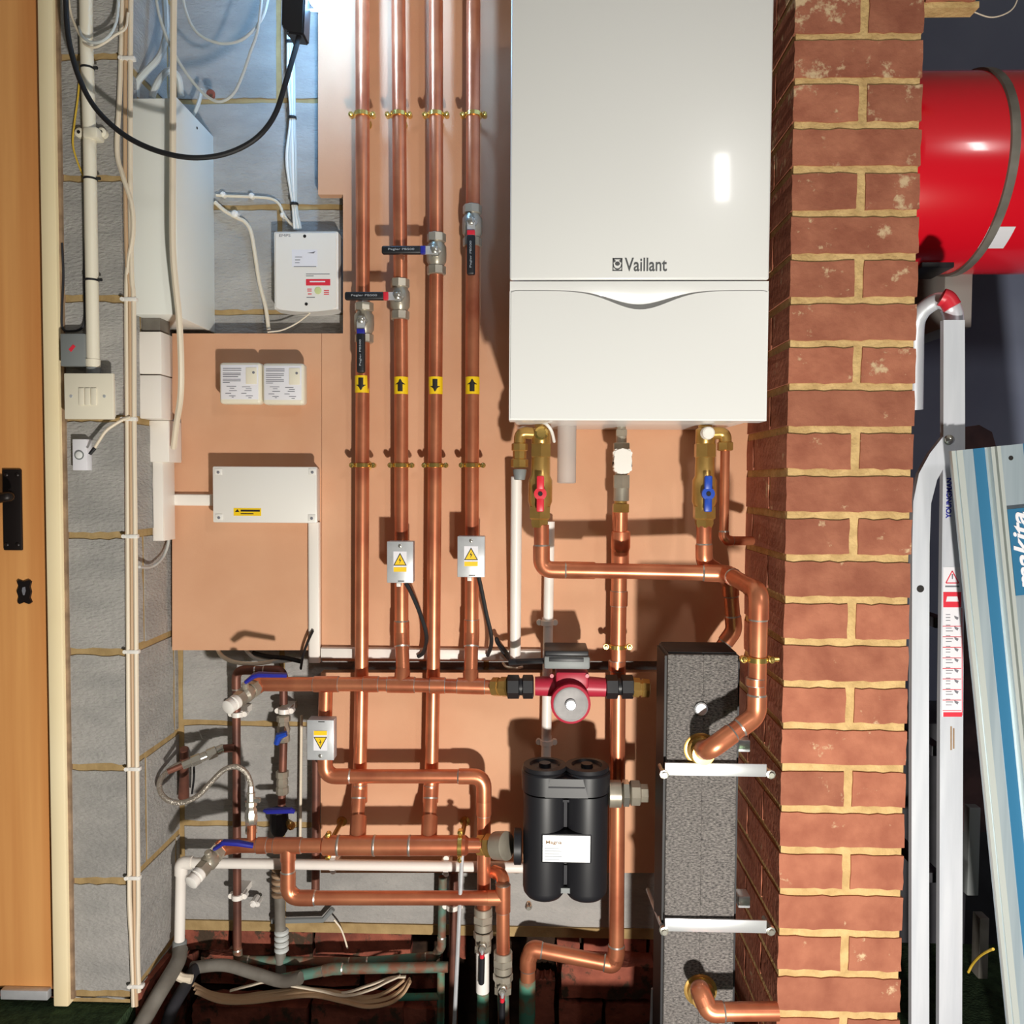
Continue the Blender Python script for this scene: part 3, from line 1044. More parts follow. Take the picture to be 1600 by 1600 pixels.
def boiler_valve(px, label, m, parent_extra):
    a = P(px, 668, SV)
    b = P(px - 3 if m == 'red' else px - 2, 824, SV)
    t = (b - a).normalized()
    L = (b - a).length
    root = thing('isolation_valve', label, 'valve', b, 'brass valves under the boiler')
    bm = BM()
    lathe(bm, a - t * .02, t, [(0, .012), (.02, .013), (.024, .018), (.05, .0185), (.054, .016)], 20)
    lathe(bm, a + t * .030, t, [(0, .019), (.002, .021), (.026, .021), (.028, .018)], 6)
    lathe(bm, a + t * .056, t, [(0, .018), (.02, .0185), (.036, .0185), (.045, .023), (.085, .0235), (.095, .02), (.118, .0185)], 22)
    lathe(bm, a + t * (L - .042), t, [(0, .019), (.002, .0222), (.024, .0222), (.027, .018), (.034, .0185), (.042, .0155)], 6)
    obj('body', bm, M['brass'], root)
    c = a + t * (L * .66)
    bm = BM()
    lathe(bm, c, OUT, [(0, .009), (.026, .009), (.0265, .012), (.037, .012), (.0375, .005)], 16)
    q = c + OUT * .032
    box(bm, q.x - .0072, q.x + .0072, q.y - .006, q.y + .006, q.z + .008, q.z + .034, 0, .003)
    box(bm, q.x - .0072, q.x + .0072, q.y - .006, q.y + .006, q.z - .034, q.z - .008, 0, .003)
    h = obj('butterfly_handle', bm, M[m], root)
    lathe_part('handle_screw', c + OUT * .0375, OUT, [(0, .0045), (.0015, .0045)], 'iron', h, 10)
    for f in parent_extra:
        f(root, a, t)
    return root


def left_extra(root, a, t):
    # safety valve branch at the left with its outlet coupling
    bm = BM()
    s = a + t * .012
    tube(bm, fillet([s, P(812, 676, SV), P(812, 700, SV)], .012), .0115, 14)
    lathe(bm, P(812, 692, SV), -UP, [(0, .012), (.002, .0155), (.014, .0155), (.016, .013), (.03, .013), (.032, .0165), (.046, .0165), (.048, .011)], 8)
    obj('drain_branch', bm, M['brass'], root)
    bm = BM()
    lathe(bm, P(812, 733, SV), -UP, [(0, .0125), (.002, .0135), (.02, .0105), (.021, .008)], 12)
    obj('grey_cone', bm, M['greyplastic'], root)
    bm = BM()
    lathe(bm, s, OUT, [(0, .012), (.022, .013), (.025, .009)], 16)
    obj('gauge_boss', bm, M['brightbrass'], root)


def right_extra(root, a, t):
    bm = BM()
    s = a + t * .012
    lathe(bm, s, OUT, [(0, .012), (.02, .0125), (.022, .0115), (.032, .0115), (.034, .009)], 18)
    obj('white_cap', bm, M['plastic'], root)
    bm = BM()
    tube(bm, fillet([s, P(1133, 676, SV), P(1133, 700, SV)], .012), .012, 14)
    lathe(bm, P(1133, 690, SV), -UP, [(0, .012), (.002, .0155), (.016, .0155), (.018, .011)], 6)
    obj('side_branch', bm, M['brass'], root)


boiler_valve(846, 'brass boiler valve with red butterfly handle', 'red', [left_extra])
boiler_valve(1102, 'brass boiler valve with blue butterfly handle', 'blue', [right_extra])
bm = BM()
lathe(bm, P(886, 655, .16), -UP, [(0, .0165), (.001, .0185), (.124, .0185), (.126, .015)], 20)
tag(obj('condensate_trap', bm, M['cleartube']), 'frosted plastic tube hanging from the boiler beside the red handled valve', 'tube')
cable('short pink and white sense wire at the neck of the red handled valve', [(848, 660, .23), (855, 664, .24), (862, 674, .235), (866, 690, .21)], .003, 'plastic', 'sense_wire')
pipe('thin copper pipe dropping beside the blue handled valve into the pillar', [(1133, 700, SV), (1131, 838, SV), (1137, 845, SV), (1175, 845, .17)], .0088, .012, None)
# gas tap
gt = thing('gas_tap', 'chrome gas tap with white plastic knob under the boiler', 'valve', P(969, 812, .14))
bm = BM()
for (y0, y1, rr, sg) in ((655, 672, .009, 16), (671, 681, .012, 6), (681, 692, .0105, 18), (692, 705, .0175, 6), (735, 741, .013, 18)):
    lathe(bm, P(971, y0, .14), -UP, [(0, rr * .92), (.001, rr), ((y1 - y0) / 755 - .001, rr), ((y1 - y0) / 755, rr * .92)], sg)
obj('upper_body', bm, M['nickel'], gt)
bm = BM()
for (y0, y1, rr, sg) in ((700, 742, .012, 18), (742, 762, .0175, 6), (761, 782, .0155, 20)):
    lathe(bm, P(971, y0, .14), -UP, [(0, rr * .92), (.001, rr), ((y1 - y0) / 755 - .001, rr), ((y1 - y0) / 755, rr * .92)], sg)
obj('lower_body', bm, M['nickel'], gt)
bm = BM()
for (y0, y1, rr, sg) in ((780, 788, .0125, 18), (787, 800, .0178, 6)):
    lathe(bm, P(970, y0, .14), -UP, [(0, rr * .92), (.001, rr), ((y1 - y0) / 755 - .001, rr), ((y1 - y0) / 755, rr * .92)], sg)
obj('brass_nut', bm, M['brass'], gt)
bm = BM()
pxprism(bm, [(959, 703), (966, 700), (973, 703), (981, 700), (988, 704), (989, 711), (985, 720), (989, 731), (986, 738), (975, 741), (963, 739), (958, 732), (962, 720), (958, 711)], .158, .188)
bmesh.ops.bevel(bm, geom=bm.edges[:], offset=.003, segments=2, affect='EDGES')
obj('knob', bm, M['plastic'], gt)
pipe('copper gas stub between the gas tap and the wider pipe below', [(970, 796, .132), (969.5, 838, .114)], .0115, .02)

# flow and return pipes
pipe('copper pipe from the red handled valve, running right then down into the exchanger',
     [(846, 820, SV), (846, 890, SV), (1000, 893, SV + .01), (1136, 896, .225), (1186, 925, .42), (1182, 1118, .42), (1108, 1172, .44), (1094, 1171, .36)], .0148, .028, 'copper boiler pipes',
     fits=[('coupling', (905, 891, SV), (950, 892, SV), .06), ('coupling', (1181, 1065, .42), (1182, 1000, .42), .012)])
pipe('copper pipe from the blue handled valve, elbowing down behind the heat exchanger', [(1100, 815, SV), (1100, 880, SV), (1140, 905, .16), (1147, 985, .15), (1118, 1025, .15), (1095, 1060, .15)], .0145, .028, 'copper boiler pipes')
ring_clip(1183, 1030, .42, .0148, 'brass ring holding the forward copper pipe beside the brick pillar', UP, wall=.42, group='brass rings on the boiler pipe')
bm = BM()
lathe(bm, P(1192, 1030, .41), RT, [(0, .004), (.026, .004)], 10)
tag(obj('ring_stud', bm, M['brightbrass']), 'short brass stud between the brick pillar and the forward pipe ring', 'stud')

# ------------------------------------------------------------------ plate heat exchanger
hx = thing('plate_heat_exchanger', 'tall black foam clad plate heat exchanger beside the brick pillar', 'heat exchanger', P(1095, 1640, .3))
bm = BM()
xa, xm_, xb = P(1040, 1300, .36).x, P(1096, 1300, .36).x, P(1150, 1300, .36).x
zt_, zb_ = P(1095, 1023, .36).z, FLOOR - .15
box(bm, xa, xm_ + .0005, -.36, -.255, zb_, zt_, 0, .003)
obj('left_jacket', bm, M['foam'], hx)
bm = BM()
box(bm, xm_ - .0005, xb, -.359, -.255, zb_, zt_, 0, .003)
obj('right_jacket', bm, M['foam'], hx)
bm = BM()
box(bm, xa - .004, xa + .002, -.352, -.262, zb_, zt_ - .004)
box(bm, xb - .002, xb + .004, -.352, -.262, zb_, zt_ - .004)
obj('side_skin', bm, M['rubber'], hx)
bm = BM()
box(bm, xa + .002, xb - .002, -.352, -.262, zt_ - .002, zt_ + .003, 0, .001)
obj('top_skin', bm, M['rubber'], hx)
lathe_part('plug', P(1095, 1107, .36), OUT, [(0, .0115), (.004, .0115), (.006, .009)], 'boltwhite', hx, 16)
for q in ((1094, 1170), (1094, 1546)):
    bm = BM()
    lathe(bm, P(q[0], q[1], .358), OUT, [(0, .029), (.003, .029), (.004, .026), (.004, .024), (.014, .0235), (.016, .019), (.03, .019)], 26)
    obj('port_collar', bm, M['brass'], hx)
pipe('copper elbow leaving the lower port of the heat exchanger towards the pillar', [(1094, 1546, .37), (1094, 1548, .425), (1108, 1581, .44), (1215, 1580, .44)], .0148, .022, None)


def strap(y, label):
    root = thing('mounting_strap', label, 'bracket', P(1120, y + 10, .37), 'straps across the heat exchanger')
    bm = BM()
    pxbox(bm, 1039, y - 10, 1198, y + 10, .366, .37, 0, .0008)
    obj('bar', bm, M['strap'], root)
    for x, yy_, nme in ((1037, y + 5, 'left'), (1203, y + 5, 'right')):
        bm = BM()
        c = P(x, yy_, .365)
        lathe(bm, c + OUT * .012, -OUT, [(0, .0045), (.004, .0045), (.0045, .008), (.012, .008), (.0125, .0045), (.05, .0045)], 8)
        obj('threaded_bolt', bm, M['chrome'], root)
    bm = BM()
    c = P(1163, y - 37, .29)
    box(bm, c.x - .011, c.x + .011, c.y, c.y + .03, c.z - .011, c.z + .011, 0, .002)
    obj('rear_bracket_end', bm, M['boltwhite'], root)
    return root


strap(1203, 'upper bright metal strap across the black heat exchanger')
strap(1447, 'lower bright metal strap across the black heat exchanger')
bm = BM()
tube(bm, [P(1034, 1447, .36), P(1012, 1390, .10)], .004, 8)
tag(obj('threaded_rod', bm, M['zinc']), 'dark slanting rod behind the left end of the lower strap', 'rod')
bm = BM()
tube(bm, [P(1021, 1545, .25), P(1017, 1640, .25)], .0045, 8)
tag(obj('threaded_rod', bm, M['zinc']), 'short grey rod at the bottom left corner of the heat exchanger', 'rod')

# ------------------------------------------------------------------ pump
PU = .157
pm = thing('circulation_pump', 'red circulation pump with round grey motor face and black terminal box', 'pump', P(889, 1115, PU))
bm = BM()
c = P(889, 1083, .125)
lathe(bm, c, OUT, [(0, .026), (.01, .036), (.06, .036), (.064, .0385), (.082, .0385), (.084, .034)], 30)
tube(bm, [P(836, 1072, PU), P(870, 1072, PU)], [.0185, .021], 18)
tube(bm, [P(905, 1072, PU), P(946, 1074, PU)], [.021, .0185], 18)
pxbox(bm, 868, 1050, 920, 1078, .13, .185, 0, .006)
obj('housing', bm, M['pumpred'], pm)
lathe_part('motor_face', c + OUT * .083, OUT, [(0, .0335), (.002, .0335), (.003, .031), (.002, .028)], 'motor', pm, 30)
lathe_part('bleed_screw', c + OUT * .086, OUT, [(0, .011), (.004, .011), (.006, .0085)], 'boltwhite', pm, 20)
bm = BM()
for q in ((862, 1054), (917, 1054), (866, 1104), (913, 1104)):
    lathe(bm, P(q[0], q[1], .175), OUT, [(0, .004), (.012, .004)], 8)
obj('motor_screws', bm, M['pumpred'], pm)
bm = BM()
pxbox(bm, 850, 1026, 922, 1046, .125, .21, 0, .004)
tb = obj('terminal_box', bm, M['greyplastic'], pm)
bm = BM()
pxbox(bm, 851, 1017, 920, 1027, .12, .203, 0, .003)
obj('terminal_lid', bm, M['black'], tb)
bm = BM()
pxbox(bm, 858, 1028, 912, 1034, .21, .2115, 0, .0005)
obj('lid_slot', bm, M['black'], tb)
for x0, x1, nme in ((792, 812, 'a'), (816, 834, 'b'), (946, 966, 'c'), (970, 990, 'd')):
    bm = BM()
    a, b = P(x0, 1073, PU), P(x1, 1073, PU)
    lathe(bm, a, b - a, [(0, .018), (.002, .0235), ((b - a).length - .002, .0235), ((b - a).length, .018)], 6, rot=.3)
    obj('union_nut', bm, M['black'], pm)
bm = BM()
tube(bm, [P(808, 1073, PU), P(820, 1073, PU)], .017, 14)
obj('valve_neck', bm, M['black'], pm)
bm = BM()
tube(bm, [P(962, 1073, PU), P(974, 1073, PU)], .017, 14)
obj('valve_neck', bm, M['black'], pm)
for a, b in ((P(770, 1073, .142), P(794, 1073, PU)), (P(1015, 1076, PU), P(988, 1074, PU))):
    bm = BM()
    t = b - a
    L = t.length
    lathe(bm, a, t, [(0, .0155), (.002, .019), (L * .45, .019), (L * .46, .0165), (L * .6, .0165), (L * .62, .020), (L, .020)], 8)
    obj('brass_union', bm, M['brass'], pm)
cable('black mains flex looping from the pump terminal box to the trunking', [(852, 1034, .17), (830, 1034, .17), (806, 1034, .15), (796, 1030, .13), (790, 1018, .1), (778, 1005, .085), (776, 998, .08), (782, 1012, .075), (794, 1028, .07)], .0042, 'rubber', 'pump_flex')
cable('thin white wire hanging below the pump flex', [(786, 1036, .1), (792, 1042, .12), (806, 1044, .12), (816, 1042, .1)], .0025, 'cable', 'wire_end')
bm = BM()
tube(bm, [P(796, 1035, .145), P(852, 1032, .165)], [.007, .0055], 10)
tag(obj('cable_gland', bm, M['black']), 'black cable gland beside the pump terminal box', 'gland')

# ------------------------------------------------------------------ black twin canister
fl = thing('twin_canister_filter', 'black twin canister filter with white label below the pump', 'filter', P(882, 1410, .2))
FD = .205
bm = BM()
xc1, xc2 = P(851, 1300, FD + .02).x, P(917, 1300, FD + .02).x
z0, z1, zcap = P(884, 1416, FD + .04).z, P(884, 1248, FD + .04).z, P(884, 1213, FD + .04).z
rr = .0415
for x in (xc1, xc2):
    lathe(bm, Vector((x, -FD, z0)), UP, [(0, .026), (.004, .034), (.012, .040), (.02, rr), (z1 - z0, rr)], 32)
box(bm, xc1, xc2, -FD - .016, -FD + .03, z0 + .03, z1)
obj('canister', bm, M['black'], fl, smooth=40)
bm = BM()
for x in (xc1, xc2):
    lathe(bm, Vector((x, -FD, z1 + .003)), UP, [(0, rr), (.001, rr + .003), (zcap - z1 - .006, rr + .004), (zcap - z1 - .003, rr + .001)], 32)
box(bm, xc1, xc2, -FD - rr - .003, -FD + .03, z1 + .003, zcap - .004)
obj('head', bm, M['black'], fl, smooth=40)
for x in (xc1, xc2):
    bm = BM()
    lathe(bm, Vector((x, -FD, zcap - .003)), UP, [(0, rr - .002), (.006, rr + .002), (.012, rr), (.013, .03), (.008, .027), (.008, .012), (.015, .011)], 32)
    obj('cap', bm, M['black'], fl, smooth=40)
for q in ((881, 1253, 886, 1292, .017), (881, 1352, 886, 1382, .017)):
    bm = BM()
    pxbox(bm, *q[:4], FD + .01, FD + q[4] + .004)
    if q[1] == 1253:
        pxbox(bm, 876, 1250, 892, 1253.5, FD + .01, FD + q[4] + .006)
    obj('moulded_rib', bm, M['dark'], fl)
bm = BM()
pxbox(bm, 857, 1230, 914, 1232, FD + .03, FD + .0455)
obj('head_ridge', bm, M['dark'], fl)
bm = BM()
pxbox(bm, 876, 1388, 892, 1396, FD + .02, FD + .026)
obj('lower_tie', bm, M['greyplastic'], fl)
bm = BM()
pxbox(bm, 845, 1303, 925, 1350, FD + .02, FD + .043, 0, .004)
lp = obj('label_plate', bm, M['black'], fl)
bm = BM()
pxbox(bm, 848, 1306, 922, 1347, FD + .043, FD + .0435)
lb = obj('white_label', bm, M['foil'], lp)
q = P(853, 1320, FD + .0435)
text('label_text', 'Magna', M['tan'], lp, q + OUT * .0002, width=.03, height=.0085, bold=.02)
bm = BM()
for k in range(5):
    pxbox(bm, 851, 1325 + k * 4.2, 874 + (k % 2) * 4, 1326.6 + k * 4.2, FD + .0435, FD + .0438)
obj('fine_print', bm, M['paleink'], lp)
# couplings: left union to lower manifold, right outlet union
bm = BM()
a, b = P(762, 1321, LD), P(806, 1322, .2)
t = b - a
lathe(bm, a - t.normalized() * .022, t, [(0, .0155), (.002, .0205), (.018, .0205), (.02, .0175), (.028, .0175)], 8)
lathe(bm, a, t, [(0, .018), (.002, .0235), (.016, .0235), (.018, .02)], 8)
ci = obj('left_union', bm, M['brass'], fl)
lathe_part('left_nut', a + t.normalized() * .017, t, [(0, .02), (.002, .0265), (.03, .0275), (.032, .024)], 'nickel', fl, 20)
lathe_part('left_flange', P(803, 1322, .2), RT, [(0, .03), (.001, .034), (.014, .034), (.015, .03)], 'black', fl, 24)
lathe_part('outlet_nut', P(950, 1240, FD), RT, [(0, .02), (.002, .026), (.024, .026), (.026, .02)], 'nickel', fl, 24)
lathe_part('outlet_hexagon', P(972, 1239, FD), RT, [(0, .02), (.002, .0255), (.012, .0255), (.014, .021)], 'chrome', fl, 6)
lathe_part('outlet_union', P(984, 1239, FD), RT, [(0, .021), (.002, .025), (.018, .025), (.021, .018), (.034, .018)], 'nickel', fl, 8)
bm = BM()
lathe(bm, P(826, 1412, .14), OUT, [(0, .006), (.012, .0075), (.02, .004)], 12)
tag(obj('wall_screw', bm, M['chrome']), 'bright screw head on the block wall below the black canister', 'screw')

# ------------------------------------------------------------------ left fittings: drain cocks, filling loop, old pipes


def drain_cock(a, b, lev, label):
    A, B = P(*a), P(*b)
    t = B - A
    L = t.length
    root = thing('drain_cock', label, 'valve', B, 'drain valves at the manifold ends')
    bm = BM()
    lathe(bm, A - t * .12, t, [(0, .0145), (.002, .0165), (L * .18, .0165)], 14)
    obj('copper_socket', bm, M['copper'], root)
    bm = BM()
    lathe(bm, A, t, [(0, .014), (.002, .0165), (L * .24, .0165), (L * .26, .013)], 6)
    lathe(bm, A + t * .25, t, [(0, .013), (L * .08, .0165), (L * .25, .017), (L * .33, .013)], 18)
    lathe(bm, A + t * .57, t, [(0, .0125), (.002, .0155), (L * .22, .0155), (L * .24, .011)], 6)
    n_ = (UP + OUT * .6).normalized()
    lathe(bm, A + t * .4, n_, [(0, .007), (.026, .007), (.028, .005)], 10)
    obj('body', bm, M['nickel'], root)
    bm = BM()
    lathe(bm, A + t * .78, t, [(0, .012), (.003, .0145), (.012, .0145), (.013, .0125), (.016, .0125), (.018, .0142), (.028, .0142), (.03, .01)], 18)
    obj('white_cap', bm, M['plastic'], root)
    bm = BM()
    q = [P(*p) for p in lev]
    tube(bm, q, [.007] + [.0095] * (len(q) - 2) + [.008], 10, 0, True, .6)
    obj('lever', bm, M['deepblue'], root)


drain_cock((402, 1072, .142), (362, 1101, .21), [(384, 1066, .205), (397, 1056, .205), (404, 1054, .205), (448, 1055, .19)], 'blue lever drain valve with white cap at the left end of the upper manifold')
drain_cock((345, 1326, .17), (304, 1373, .24), [(336, 1326, .22), (350, 1316, .225), (372, 1317, .225), (395, 1321, .215)], 'blue lever drain valve with white cap at the left end of the lower manifold')

OP = .06
pipe('old tarnished copper pipe bending over the top of the drain valve and down the wall', [(443, 1100, OP), (443, 1047, OP), (369, 1047, OP), (371, 1490, OP)], .0088, .022, 'old wall pipes', 'oldcopper', 'old_pipe')
pipe('green stained old pipe running level from the tarnished pipe to the right', [(371, 1478, OP), (372, 1500, OP), (560, 1503, OP), (680, 1494, OP), (690, 1478, OP), (692, 1370, OP)], .0088, .012, 'old wall pipes', 'verdigris', 'old_pipe')
pipe('lower green stained pipe running level above the flat cables', [(440, 1530, .1), (520, 1514, .1), (700, 1511, .1)], .0105, .015, 'old wall pipes', 'verdigris', 'old_pipe')
pipe('tarnished vertical pipe left of the threaded rod', [(709, 1362, .07), (708, 1640, .07)], .0098, .015, 'old wall pipes', 'oldcopper', 'old_pipe')
pipe('green pipe stub standing in the pit left of the threaded rod', [(689, 1512, .1), (688, 1640, .1)], .008, .015, 'old wall pipes', 'teal', 'old_pipe')
pipe('green level stub meeting the green upright in the pit', [(622, 1558, .1), (689, 1557, .1)], .0075, .015, 'old wall pipes', 'teal', 'old_pipe')
pipe('dark thin pipe on the left edge of the low tan board', [(494, 1185, .062), (493, 1400, .062)], .0088, .015, 'old wall pipes', 'oldcopper', 'old_pipe')
pipe('thin cream plastic rod beside the low tan board', [(471, 1118, .03), (469, 1320, .03)], .0032, .015, None, 'cable', 'thin_rod', cat='rod')
clip_white(371, 1116, OP, .0088, 'white clip high on the tarnished pipe under the drain valve', UP, 0, 'white clips on old pipes')
clip_white(371, 1401, OP, .0088, 'white clip low on the tarnished pipe', UP, 0, 'white clips on old pipes')
clip_white(444, 1111, OP, .0088, 'white clip above the small blue tap', UP, 0, 'white clips on old pipes')
clip_white(707, 1417, .07, .0098, 'white clip on the tarnished pipe left of the threaded rod', UP, 0, 'white clips on old pipes')

# small blue tap on the second leg
st = thing('stop_tap', 'small nickel stop tap with blue butterfly lever on the old wall pipe', 'valve', P(443, 1170, OP))
bm = BM()
lathe(bm, P(443, 1118, OP), -UP, [(0, .012), (.001, .0145), (.012, .0145), (.014, .011), (.02, .012), (.03, .0145), (.04, .012), (.046, .0135), (.056, .0135), (.057, .01)], 8, 0, .39)
obj('body', bm, M['nickel'], st)
bm = BM()
lathe(bm, P(443, 1148, OP), OUT, [(0, .006), (.024, .006)], 10)
obj('stem', bm, M['chrome'], st)
bm = BM()
tube(bm, [P(448, 1146, .09), P(436, 1150, .092), P(432, 1162, .092)], [.008, .012, .009], 8, 0, True, .7)
obj('lever', bm, M['blue'], st)
pipe('tarnished pipe leg between the small blue tap and the check valve', [(443, 1160, OP), (440, 1258, OP)], .0085, .02, 'old wall pipes', 'oldcopper', 'old_pipe')
bm = BM()
lathe(bm, P(441, 1204, OP), -UP, [(0, .009), (.001, .0135), (.014, .0135), (.016, .011), (.024, .0125), (.03, .0125), (.033, .011), (.036, .0135), (.05, .0135), (.052, .009)], 8, 0, .39)
tag(obj('check_valve', bm, M['nickel']), 'nickel check valve on the old pipe above the level blue lever', 'valve')
lv = thing('lever_valve', 'old valve with a level blue lever, hanging on the wall pipe above the lower manifold', 'valve', P(436, 1300, OP))
bm = BM()
lathe(bm, P(436, 1262, OP), -UP, [(0, .012), (.002, .018), (.03, .02), (.05, .018), (.06, .012)], 10)
obj('body', bm, M['dark'], lv)
bm = BM()
lathe(bm, P(450, 1284, OP), Vector((.5, -.8, 0)), [(0, .006), (.02, .009), (.026, .009), (.028, .005)], 10)
obj('side_cap', bm, M['brass'], lv)
bm = BM()
tube(bm, [P(413, 1266, .1), P(418, 1267, .102), P(455, 1266, .102), P(460, 1268, .1)], [.005, .009, .009, .006], 10, 0, True, .7)
obj('lever', bm, M['deepblue'], lv)
pipe('grey wrapped lower end of the old valve pipe going into the pit', [(438, 1345, OP), (437, 1400, OP), (439, 1530, OP)], .0115, .02, 'old wall pipes', 'greypipe', 'old_pipe')
bm = BM()
for k in range(5):
    lathe(bm, P(437, 1352 + k * 10, OP), -UP, [(0, .012), (.003, .018), (.009, .017), (.012, .012)], 12)
tag(obj('pipe_lagging', bm, M['tan']), 'ragged tan lagging wrapped on the old pipe below the lower manifold', 'lagging')
bm = BM()
for k in range(4):
    lathe(bm, P(440, 1452 + k * 9, OP), -UP, [(0, .012), (.003, .0155), (.008, .0155), (.011, .012)], 12)
tag(obj('pipe_lagging', bm, M['cablegrey']), 'ribbed pale wrapping on the old pipe at the pit edge', 'lagging')
bm = BM()
lathe(bm, P(402, 1402, .02), OUT, [(0, .007), (.03, .008), (.034, .004)], 10)
lathe(bm, P(408, 1404, .02), OUT, [(0, .005), (.026, .006), (.03, .003)], 10)
tag(obj('pipe_clip', bm, M['plastic']), 'broken white clip stub between the two old pipes', 'pipe clip')
bm = BM()
tube(bm, [P(425, 1439, .03), P(505, 1437, .03), P(520, 1420, .03)], .006, 8)
tag(obj('old_bracket', bm, M['greyplastic']), 'dirty grey bracket on the wall beside the ragged lagging', 'bracket')
cable('short cream wire hanging over the footing bricks', [(522, 1437, .03), (532, 1450, .03), (538, 1465, .03), (543, 1482, .03)], .002, 'cable', 'wire_end')

# filling loop: hose, elbow valve and the wall fitting at left
cable('braided steel filling hose looping at the left of the wall', [(300, 1188, .05), (272, 1198, .08), (252, 1216, .12), (250, 1235, .14), (262, 1250, .15), (285, 1254, .15), (310, 1243, .15), (330, 1222, .15), (350, 1203, .15), (368, 1198, .15), (383, 1206, .15), (391, 1222, .15), (393, 1240, .15)], .0055, 'braid', 'filling_hose', None, 'hose', None, 10)
fv = thing('hose_valve', 'nickel valve joining the braided hose to the lower manifold', 'valve', P(393, 1316, LD))
bm = BM()
lathe(bm, P(392, 1228, .15), -UP, [(0, .0065), (.012, .007), (.014, .009), (.03, .009), (.031, .0125), (.04, .0125), (.042, .009), (.048, .012), (.066, .0135), (.08, .012), (.082, .0105), (.086, .0125), (.096, .0125), (.098, .0085)], 8)
lathe(bm, P(395, 1250, .15), RT, [(0, .006), (.014, .006), (.016, .004)], 8)
obj('body', bm, M['chrome'], fv)
bm = BM()
tube(bm, [P(393, 1290, .155), P(393, 1318, LD)], .0088, 14)
obj('tail_pipe', bm, M['copper'], fv)
wf = thing('check_valve', 'nickel double check valve slanting out of the wall at left', 'valve', P(290, 1190, .05))
bm = BM()
A, B = P(262, 1206, .12), P(352, 1168, .07)
t = (B - A)
for s, L, rr, sg in ((.25, .02, .009, 6), (.4, .02, .0115, 6), (.55, .015, .0095, 14), (.68, .02, .012, 6), (.85, .015, .01, 14)):
    lathe(bm, A + t * s, t, [(0, rr * .9), (.001, rr), (L - .001, rr), (L, rr * .9)], sg)
obj('body', bm, M['chrome'], wf)
bm = BM()
tube(bm, [A + t * .3, A + t * .1, A], .006, 10)
tube(bm, [A + t * .95, B + RT * .02], .0088, 12)
obj('tail', bm, M['oldcopper'], wf)
bm = BM()
tube(bm, [P(288, 1170, .07), P(288, 1212, .04), P(287, 1245, .02)], [.009, .01, .012], 12)
tag(obj('old_pipe', bm, M['oldcopper']), 'rusty pipe stub behind the looping braided hose', 'pipe')
cable('black wire hanging beside the rusty stub', [(303, 1195, .07), (303, 1215, .05), (300, 1240, .03)], .0022, 'rubber', 'wire_end')

# threaded rod in front
bm = BM()
tube(bm, [P(722, 1335, LD + .005), P(708, 1640, LD + .005)], .0042, 8)
tag(obj('threaded_rod', bm, M['zinc']), 'long thin threaded rod hanging from the lower manifold into the pit', 'rod')

# ------------------------------------------------------------------ trunking, boxes and controls on the boards


def trunk(label, x0, y0, x1, y1, d0, d1, m='pvc', group='white mini trunking', name='mini_trunking'):
    bm = BM()
    pxbox(bm, x0, y0, x1, y1, d0, d1 - .003, 0, .0008)
    root = tag(obj(name, bm, M[m]), label, 'trunking', group)
    bm = BM()
    i = 1.2
    pxbox(bm, x0 + (i if y1 - y0 > x1 - x0 else 0), y0 + (i if x1 - x0 > y1 - y0 else 0), x1 - (i if y1 - y0 > x1 - x0 else 0), y1 - (i if x1 - x0 > y1 - y0 else 0), d1 - .003, d1, 0, .0008)
    obj('lid', bm, M[m], root)
    return root


trunk('vertical white trunking dropping from the junction box', 482, 816, 499, 1036, BD, BD + .016)
trunk('level white trunking along the bottom of the large board', 501, 1014, 845, 1031, BD, BD + .016)
trunk('short level white trunking joining the wall box to the junction box', 258, 772, 331, 790, BD - .02, BD + .014)
trunk('vertical white trunking on the pier side below the small white cover', 238, 722, 256, 845, .06, .115)


def trunk_cover(label, x0, y0, x1, y1, d0, d1):
    bm = BM()
    pxbox(bm, x0, y0, x1, y1, d0, d1, 0, .002)
    return tag(obj('trunking_cover', bm, M['pvc']), label, 'trunking', 'white trunking covers on the pier side')


trunk_cover('upper white trunking cover below the tall fuse box', 217, 518, 252, 584, .11, .162)
trunk_cover('middle white trunking cover, under the upper one', 218, 586, 252, 654, .11, .162)
trunk_cover('lower white trunking cover above the narrow vertical trunking', 233, 657, 264, 722, .06, .12)
bm = BM()
pxbox(bm, 221, 492, 250, 517, .11, .155, 0, .002)
tag(obj('cable_entry', bm, M['greypipe']), 'grey cable entry between the fuse box and the white covers', 'cable entry')
bm = BM()
pxbox(bm, 266, 655, 280, 720, BD, BD + .012, 0, .001)
tag(obj('clear_cover', bm, M['cleartube']), 'clear plastic strip at the left edge of the tan board', 'cover')

jb = thing('junction_box', 'white rectangular junction box with yellow label on the left tan board', 'junction box', P(415, 816, .07))
bm = BM()
pxbox(bm, 336, 731, 492, 815, BD, .092, 0, .004)
obj('base', bm, M['plastic'], jb)
bm = BM()
pxbox(bm, 332, 729, 495, 817, .092, .105, 0, .003)
obj('lid', bm, M['plastic'], jb)
for x, y in ((341, 737), (488, 737), (342, 808), (487, 809)):
    bm = BM()
    pxbox(bm, x - 6, y - 5, x + 6, y + 5, .105, .1065, 0, .001)
    s = obj('corner_pad', bm, M['plastic'], jb)
    lathe_part('lid_screw', P(x, y + 1, .1065), OUT, [(0, .003), (.001, .003), (.0015, .001)], 'greyink', s, 10)
bm = BM()
pxbox(bm, 365, 794, 408, 806, .105, .1055)
yl = obj('warning_sticker', bm, M['yellow'], jb)
bm = BM()
pxprism(bm, [(367, 800), (371, 795.5), (374, 800)], .1055, .1058)
pxbox(bm, 376, 796.5, 406, 799.5, .1055, .1058)
pxbox(bm, 376, 802, 396, 803.4, .1055, .1058)
